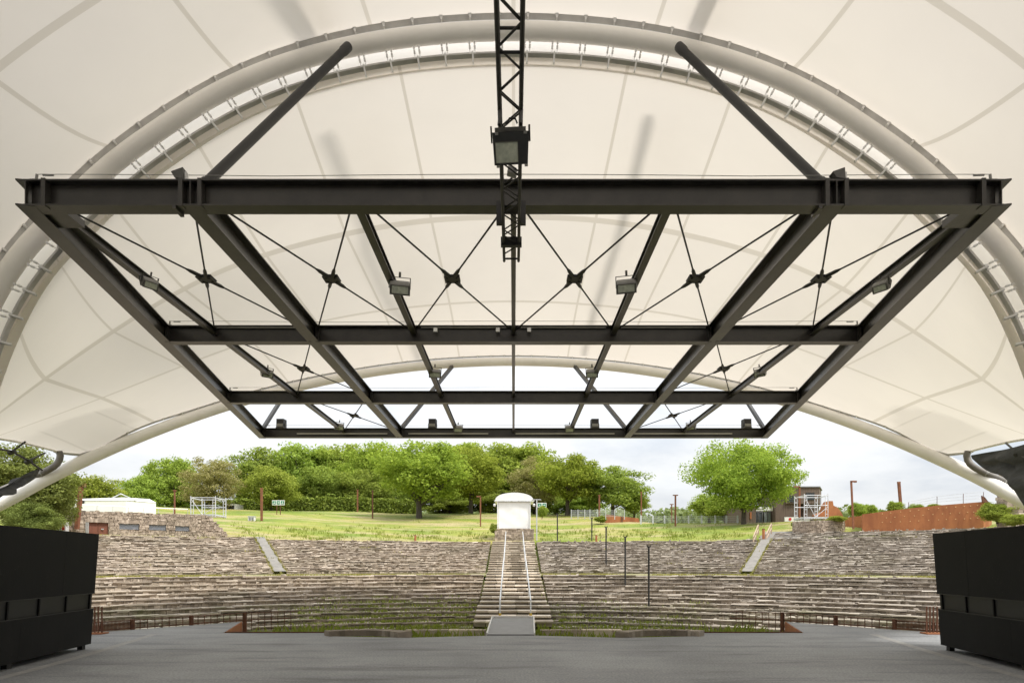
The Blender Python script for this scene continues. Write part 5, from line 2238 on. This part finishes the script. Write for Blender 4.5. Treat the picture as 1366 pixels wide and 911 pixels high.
# ------------------------------------------------------------------ floodlights
def flood_proto(w=.42, h=.27, dp=.2):
    root = thing('floodlight', '', 'floodlight', (0, 0, 0), 'floodlights on the black steel frame')
    mb = MB()
    pr = [(-dp * .5, -h * .5), (-dp * .55, h * .2)]
    for k in range(9):
        a_ = math.pi * k / 8
        pr.append((dp * .25 - math.cos(a_) * dp * .8, h * .2 + math.sin(a_) * h * .34))
    pr.append((dp * .7, -h * .1))
    pr.append((dp * .2, -h * .5))
    mb.prism([(-w / 2, y, z) for y, z in pr], (0, 0, 0), (w, 0, 0))
    mb.build('housing', M['lamp_grey'], root, local=True)
    mb = MB()
    y_ = -dp * .56
    mb.box(-w * .42, w * .42, y_ - .012, y_ + .004, -h * .42, h * .14)
    g_ = mb.build('glass', M['lamp_glass'], root, local=True)
    mb = MB()
    fw = .02
    for (a_, b_, c_, d_) in ((-w / 2 - .01, w / 2 + .01, -h * .5 - .01, -h * .42), (-w / 2 - .01, w / 2 + .01, h * .14, h * .2), (-w / 2 - .01, -w * .42, -h * .42, h * .14), (w * .42, w / 2 + .01, -h * .42, h * .14)):
        mb.box(a_, b_, y_ - .02, y_ + .006, c_, d_)
    mb.build('front_frame', M['lamp_body'], root, local=True)
    mb = MB()
    for s in (-1, 1):
        mb.box(s * (w / 2 + .02) - .008, s * (w / 2 + .02) + .008, -.02, .03, -.02, h * .75)
    mb.box(-w / 2 - .028, w / 2 + .028, -.02, .03, h * .75, h * .75 + .015)
    mb.tube([(0, .005, h * .75), (0, .005, h * .75 + .12)], .025, 8)
    mb.build('yoke', M['lamp_body'], root, local=True)
    return root


fp = flood_proto()
first = True
FL = [(533, 384, 15.0, 1.0, .25, 'grey floodlight on the second purlin left of centre, between the first two beams'),
      (836, 382, 15.0, 1.0, -.25, 'grey floodlight on the second purlin right of centre, between the first two beams'),
      (199, 378, 14.8, .75, 1.0, 'small floodlight hanging beside the left edge beam'),
      (1176, 382, 14.8, .75, -1.0, 'small floodlight hanging beside the right edge beam'),
      (356, 498, 22.6, .85, .7, 'floodlight on the outermost left purlin behind the second beam'),
      (1014, 497, 22.6, .85, -.7, 'floodlight on the outermost right purlin behind the second beam'),
      (580, 498, 22.4, .9, .2, 'floodlight left of centre seen just above the third beam'),
      (790, 498, 22.4, .9, -.2, 'floodlight right of centre seen just above the third beam'),
      (452, 569, 31.6, .95, .6, 'floodlight over the left part of the last beam'),
      (922, 569, 31.6, .95, -.6, 'floodlight over the right part of the last beam'),
      (611, 572, 31.4, .95, .15, 'floodlight over the last beam left of its centre'),
      (760, 572, 31.4, .95, -.15, 'floodlight over the last beam right of its centre')]
for (px, py, Y, sc, rz, lab) in FL:
    o = fp if first else copy_tree(fp)
    first = False
    o.location = P(px, py, Y)
    o.scale = (sc,) * 3
    o.rotation_euler = (R(24), 0, rz)
    o['label'] = lab
# black loudspeaker boxes on the last beam
sp_ = None
for px, lab in ((375, 'black loudspeaker box on the last beam near its left end'), (577, 'black loudspeaker box on the last beam left of centre'), (793.5, 'black loudspeaker box on the last beam right of centre'), (996, 'black loudspeaker box on the last beam near its right end')):
    Y = 32.55
    p = P(px, 571, Y)
    p.z = HB + BH
    if sp_ is None:
        sp_ = thing('loudspeaker', lab, 'loudspeaker', p, 'loudspeakers standing on the last beam')
        mb = MB()
        mb.hexa([(-.17, -.2, .04), (.17, -.2, .04), (.2, .2, .04), (-.2, .2, .04), (-.17, -.16, .44), (.17, -.16, .44), (.2, .2, .44), (-.2, .2, .44)])
        mb.build('cabinet', M['steel2'], sp_, local=True)
        mb = MB()
        mb.box(-.2, .2, -.2, .2, 0, .035)
        for s in (-1, 1):
            mb.box(s * .195 - .012, s * .195 + .012, -.03, .03, .035, .24)
        mb.build('bracket', M['lamp_body'], sp_, local=True)
        mb = MB()
        mb.box(-.15, .15, -.218, -.203, .07, .2)
        mb.build('grille', M['lamp_grey'], sp_, local=True)
    else:
        c = copy_tree(sp_)
        c.location = p
        c['label'] = lab
# uplights on the first beam
for px, s, lab in ((242, -1, 'small uplight tilted outwards on top of the first beam, left end'), (1121, 1, 'small uplight tilted outwards on top of the first beam, right end')):
    p = P(px, 238, 11.5)
    p.z = HB + BH
    t = thing('uplight', lab, 'uplight', p, 'uplights on the first beam')
    mb = MB()
    mb.hexa([p + Vector(v) for v in ((-.09, -.06, .05), (.06, -.06, .03), (.06, .1, .03), (-.09, .1, .05), (-.15, -.06, .15), (.05, -.06, .22), (.05, .1, .22), (-.15, .1, .15))])
    mb.build('housing', M['lamp_body'], t)
    mb = MB()
    mb.box(p.x - .02, p.x + .03, p.y - .02, p.y + .04, p.z, p.z + .06)
    mb.box(p.x + .07, p.x + .095, p.y - .03, p.y + .05, p.z, p.z + .16)
    mb.build('bracket', M['white_plain'], t)
# black truss along the view axis
tr = thing('lighting_truss', 'black box truss running overhead along the centre under the steel frame', 'truss', (-.04, 10, 7.36))
zb_, zt_ = EYE + 5.68, EYE + 5.95
xa, xb = -.04 - .135, -.04 + .135
y0, y1 = -4.0, 12.85
for x in (xa, xb):
    for z in (zb_, zt_):
        mb = MB()
        mb.tube([(x, y0, z), (x, y1, z)], .026, 10)
        mb.build('chord', M['steel2'], tr, smooth=True)
mb = MB()
n = int((y1 - y0) / .36)
for k in range(n):
    ya, yb_ = y0 + .36 * k, y0 + .36 * (k + 1)
    L_, R_ = (xa, xb) if k % 2 == 0 else (xb, xa)
    for z in (zb_, zt_):
        mb.tube([(L_, ya, z), (R_, yb_, z)], .012, 6)
        L_, R_ = R_, L_
    for x in (xa, xb):
        za, z2 = (zb_, zt_) if k % 2 == 0 else (zt_, zb_)
        mb.tube([(x, ya, za), (x, yb_, z2)], .012, 6)
mb.build('lattice', M['steel2'], tr)
for y in (2.2, 7.6, 12.75):
    mb = MB()
    for z in (zb_, zt_):
        mb.tube([(xa, y, z), (xb, y, z)], .018, 8)
    for x in (xa, xb):
        mb.tube([(x, y, zb_), (x, y, zt_)], .018, 8)
    mb.build('end_frame', M['steel2'], tr)
for y in (11.55,):
    for x in (xa, xb):
        mb = MB()
        mb.box(x - .05 + (.06 if x > 0 else -.06), x + .05 + (.06 if x > 0 else -.06), y - .2, y - .1, zb_ - .03, HB + .05)
        mb.build('clamp', M['steel2'], tr)
mb = MB()
mb.box(xa - .05, xb + .05, 12.1, 12.2, zb_ - .05, zb_ + .1)
mb.build('clamp_plate', M['steel2'], tr)
# big floodlight on truss
Y = 8.5
p = P(681.5, 196, Y)
t = thing('stage_floodlight', 'large square black floodlight hanging under the centre truss', 'floodlight', p)


def rot(v, ax=R(27), az=R(-3)):
    v = Vector(v)
    return p + Matrix.Rotation(az, 3, 'Y') @ (Matrix.Rotation(ax, 3, 'X') @ v)


def rbox(mb, x0, x1, y0, y1, z0, z1):
    mb.hexa([rot(v) for v in ((x0, y0, z0), (x1, y0, z0), (x1, y1, z0), (x0, y1, z0), (x0, y0, z1), (x1, y0, z1), (x1, y1, z1), (x0, y1, z1))])


mb = MB()
mb.hexa([rot(v) for v in ((-.215, -.1, -.2), (.2, -.1, -.2), (.17, .12, -.16), (-.18, .12, -.16), (-.225, -.1, .15), (.225, -.1, .15), (.18, .12, .15), (-.18, .12, .15))])
h_ = mb.build('housing', M['flood_black'], t)
mb = MB()
rbox(mb, -.19, .08, -.112, -.102, -.175, .04)
g_ = mb.build('glass', M['lamp_glass'], t)
mb = MB()
for q in ((-.2, .09, -.118, -.1025, -.185, -.175), (-.2, .09, -.118, -.1025, .04, .05), (-.2, -.19, -.118, -.1025, -.175, .04), (.08, .09, -.118, -.1025, -.175, .04)):
    rbox(mb, *q)
mb.build('glass_frame', M['lamp_body'], t)
mb = MB()
rbox(mb, -.19, .19, -.09, .1, .152, .2)
rbox(mb, -.07, .07, -.1, -.088, .16, .2)
mb.build('gear_tray', M['lamp_body'], t)
mb = MB()
for s in (-1, 1):
    rbox(mb, s * .235 - .01, s * .235 + .01, -.06, .06, .05, .22)
for s in (-1, 1):
    mb.tube([rot((s * .135, 0, .235)), (p.x + s * .135, Y + .05, zb_)], .02, 8)
mb.tube([rot((-.05, 0, .24)), rot((0, 0, .3)), rot((.07, 0, .29)), rot((.09, 0, .24))], .012, 6)
mb.build('yoke', M['steel2'], t)
mb = MB()
for x in (-.19, .16):
    rbox(mb, x, x + .04, -.11, -.06, -.225, -.2)
    rbox(mb, x, x + .04, -.125, -.104, .12, .15)
mb.build('latch', M['lamp_grey'], h_)
# small lamp behind it
p = P(683, 230, 10.4)
t = thing('stage_floodlight', 'small grey lamp under the truss behind the large floodlight', 'floodlight', p)
mb = MB()
mb.hexa([p + Vector(v) for v in ((-.07, -.08, -.02), (.05, -.08, -.07), (.06, .1, -.05), (-.08, .1, 0), (-.05, -.08, .08), (.07, -.08, .02), (.08, .1, .04), (-.06, .1, .1))])
mb.build('housing', M['lamp_grey'], t)
mb = MB()
mb.tube([p + Vector((-.03, 0, .05)), p + Vector((-.05, .05, .22))], .02, 8)
mb.build('bracket', M['lamp_grey'], t)

# ------------------------------------------------------------------ netting and cables at the canopy corners
def drape(label, top, bot, fold, name, mat, n=26, m=14, seed=1):
    rg = random.Random(seed)
    tp, bt_ = spline(top, n), spline(bot, n)
    mb = MB()
    f_rows, b_rows = [], []
    for j in range(m):
        v = j / (m - 1)
        row, brow = [], []
        for i in range(n):
            u = i / (n - 1)
            p = tp[i] * (1 - v) + bt_[i] * v
            s = math.sin(v * math.pi)
            dy = fold * min(1, u * 2.5) * (math.sin(u * 9 + v * 9 + seed) * s + .4 * math.sin(u * 21 - v * 7) * s)
            row.append((p[0], p[1] + dy, p[2] - .2 * fold * min(1, u * 2.5) * s * math.sin(u * 11 + 2)))
            brow.append((p[0], p[1] + dy + .03, p[2] - .2 * fold * min(1, u * 2.5) * s * math.sin(u * 11 + 2)))
        f_rows.append(row)
        b_rows.append(brow)
    mb.grid(f_rows)
    mb.grid(b_rows[::-1])
    o = mb.build(name, mat, smooth=True)
    return tag(o, label, 'netting', 'black netting at the canopy corners')


drape('wide black netting draped from the right canopy corner',
      [P(1296, 607, 23.2), P(1318, 603, 21.8), P(1342, 599, 20), P(1372, 591, 18), P(1420, 578, 16)],
      [P(1297, 611, 23.1), P(1318, 628, 21.8), P(1341, 637, 20), P(1372, 681, 18), P(1420, 720, 16)], .35, 'black_netting', M['netting'], seed=2)
drape('black netting gathered into a rope along the foot of the left arch',
      [P(54, 624, 23), P(34, 632, 21.5), P(14, 645, 20), P(-8, 655, 18.6), P(-50, 672, 16.5)],
      [P(46, 638, 23), P(30, 648, 21.5), P(12, 656, 20), P(-8, 668, 18.6), P(-50, 690, 16.5)], .3, 'black_netting', M['netting'], seed=5)
t = thing('cable_net', 'thin black cables strung from the left canopy corner', 'cables', P(20, 600, 21))
mb = MB()
mb.tube([P(-6, 598, 20), P(16, 602, 21), P(38, 614.5, 22), P(56, 627, 23)], .035, 6)
m1 = mb.build('main_cable', M['steel2'], t)
for a_, b_ in (((16, 602, 21), (34, 589, 21.3)), ((38, 614.5, 22), (60, 604, 23.2))):
    mb = MB()
    mb.tube([P(*a_), P(*b_)], .03, 6)
    mb.build('branch_cable', M['steel2'], t)
for a_ in ((16, 602, 21), (38, 614.5, 22)):
    c = P(*a_)
    mb = MB()
    mb.tube([c - Vector((.1, 0, .06)), c + Vector((.1, 0, .0))], .07, 8)
    mb.build('cable_joint', M['steel2'], t)
t = thing('cable_net', 'thin black cable running up from the right black netting', 'cables', P(1345, 592, 20))
mb = MB()
mb.tube([P(1342, 591, 20.5), P(1358, 605, 19), P(1372, 612, 18)], .03, 6)
mb.build('main_cable', M['steel2'], t)
mb = MB()
c = P(1358, 605, 18.9)
mb.tube([c - Vector((.08, 0, .05)), c + Vector((.08, 0, .05))], .06, 8)
mb.build('cable_joint', M['steel2'], t)

# ------------------------------------------------------------------ camera, sky, sun
cam = bpy.data.cameras.new('camera')
cam.sensor_width = 36
cam.lens = 24.0 * 911 / 911 * (911 * 36 / 1366) / 24.0
cam.shift_y = (HY - 455.5) / 1366
cam.shift_x = -(HX - 683) / 1366
cam.clip_end = 3000
co = bpy.data.objects.new('camera', cam)
COL.objects.link(co)
co.location = (0, 0, EYE)
co.rotation_euler = (R(90), 0, 0)
S.camera = co

SUN_EL, SUN_AZ = R(58), R(125)   # azimuth clockwise from +Y: behind the camera, to the right
sd = Vector((math.sin(SUN_AZ) * math.cos(SUN_EL), math.cos(SUN_AZ) * math.cos(SUN_EL), math.sin(SUN_EL)))
sl = bpy.data.lights.new('sun', 'SUN')
sl.energy = 2.3
sl.angle = R(12)
sl.color = (1, .955, .88)
so = bpy.data.objects.new('sun', sl)
COL.objects.link(so)
so.rotation_euler = sd.to_track_quat('Z', 'Y').to_euler()

wd = bpy.data.worlds.new('World')
S.world = wd
wd.use_nodes = True
nt = wd.node_tree
L = nt.links.new
bg = nt.nodes['Background']
sky = N(nt, 'ShaderNodeTexSky', sky_type='NISHITA')
sky.sun_disc = False
sky.sun_elevation = SUN_EL
sky.sun_rotation = SUN_AZ
tc = N(nt, 'ShaderNodeTexCoord')
sx_ = N(nt, 'ShaderNodeSeparateXYZ')
L(tc.outputs['Generated'], sx_.inputs[0])
zz_ = math_(nt, 'ADD', math_(nt, 'MAXIMUM', sx_.outputs[2], 0), .22)
cb = N(nt, 'ShaderNodeCombineXYZ')
L(math_(nt, 'DIVIDE', sx_.outputs[0], zz_), cb.inputs[0])
L(math_(nt, 'DIVIDE', sx_.outputs[1], zz_), cb.inputs[1])
n1 = noise(nt, 1.5, 7, .58, cb.outputs[0])
n2 = noise(nt, .8, 4, .5, cb.outputs[0])
cloud_v = ramp(nt, n1, [(.28, (7.0, 7.5, 8.2)), (.48, (9.4, 9.6, 9.8)), (.62, (10.4, 10.5, 10.6))])
# CIE overcast: the zenith is brighter than the horizon
el = math_(nt, 'ADD', math_(nt, 'MULTIPLY', math_(nt, 'MAXIMUM', sx_.outputs[2], 0), .9), .425)
vm = N(nt, 'ShaderNodeVectorMath', operation='SCALE')
L(cloud_v, vm.inputs[0])
L(el, vm.inputs['Scale'])
mask = ramp(nt, n2, [(.28, (.72, .72, .72)), (.45, (.97, .97, .97))])
L(mixc(nt, mask, sky.outputs[0], vm.outputs[0]), bg.inputs['Color'])
bg.inputs['Strength'].default_value = .1

S.view_settings.view_transform = 'Standard'
S.view_settings.look = 'None'
S.view_settings.gamma = 1
S.view_settings.exposure = .9
S.cycles.use_denoising = True
S.cycles.max_bounces = 8
S.cycles.diffuse_bounces = 6
S.cycles.transmission_bounces = 6
S.cycles.caustics_reflective = False
S.cycles.caustics_refractive = False
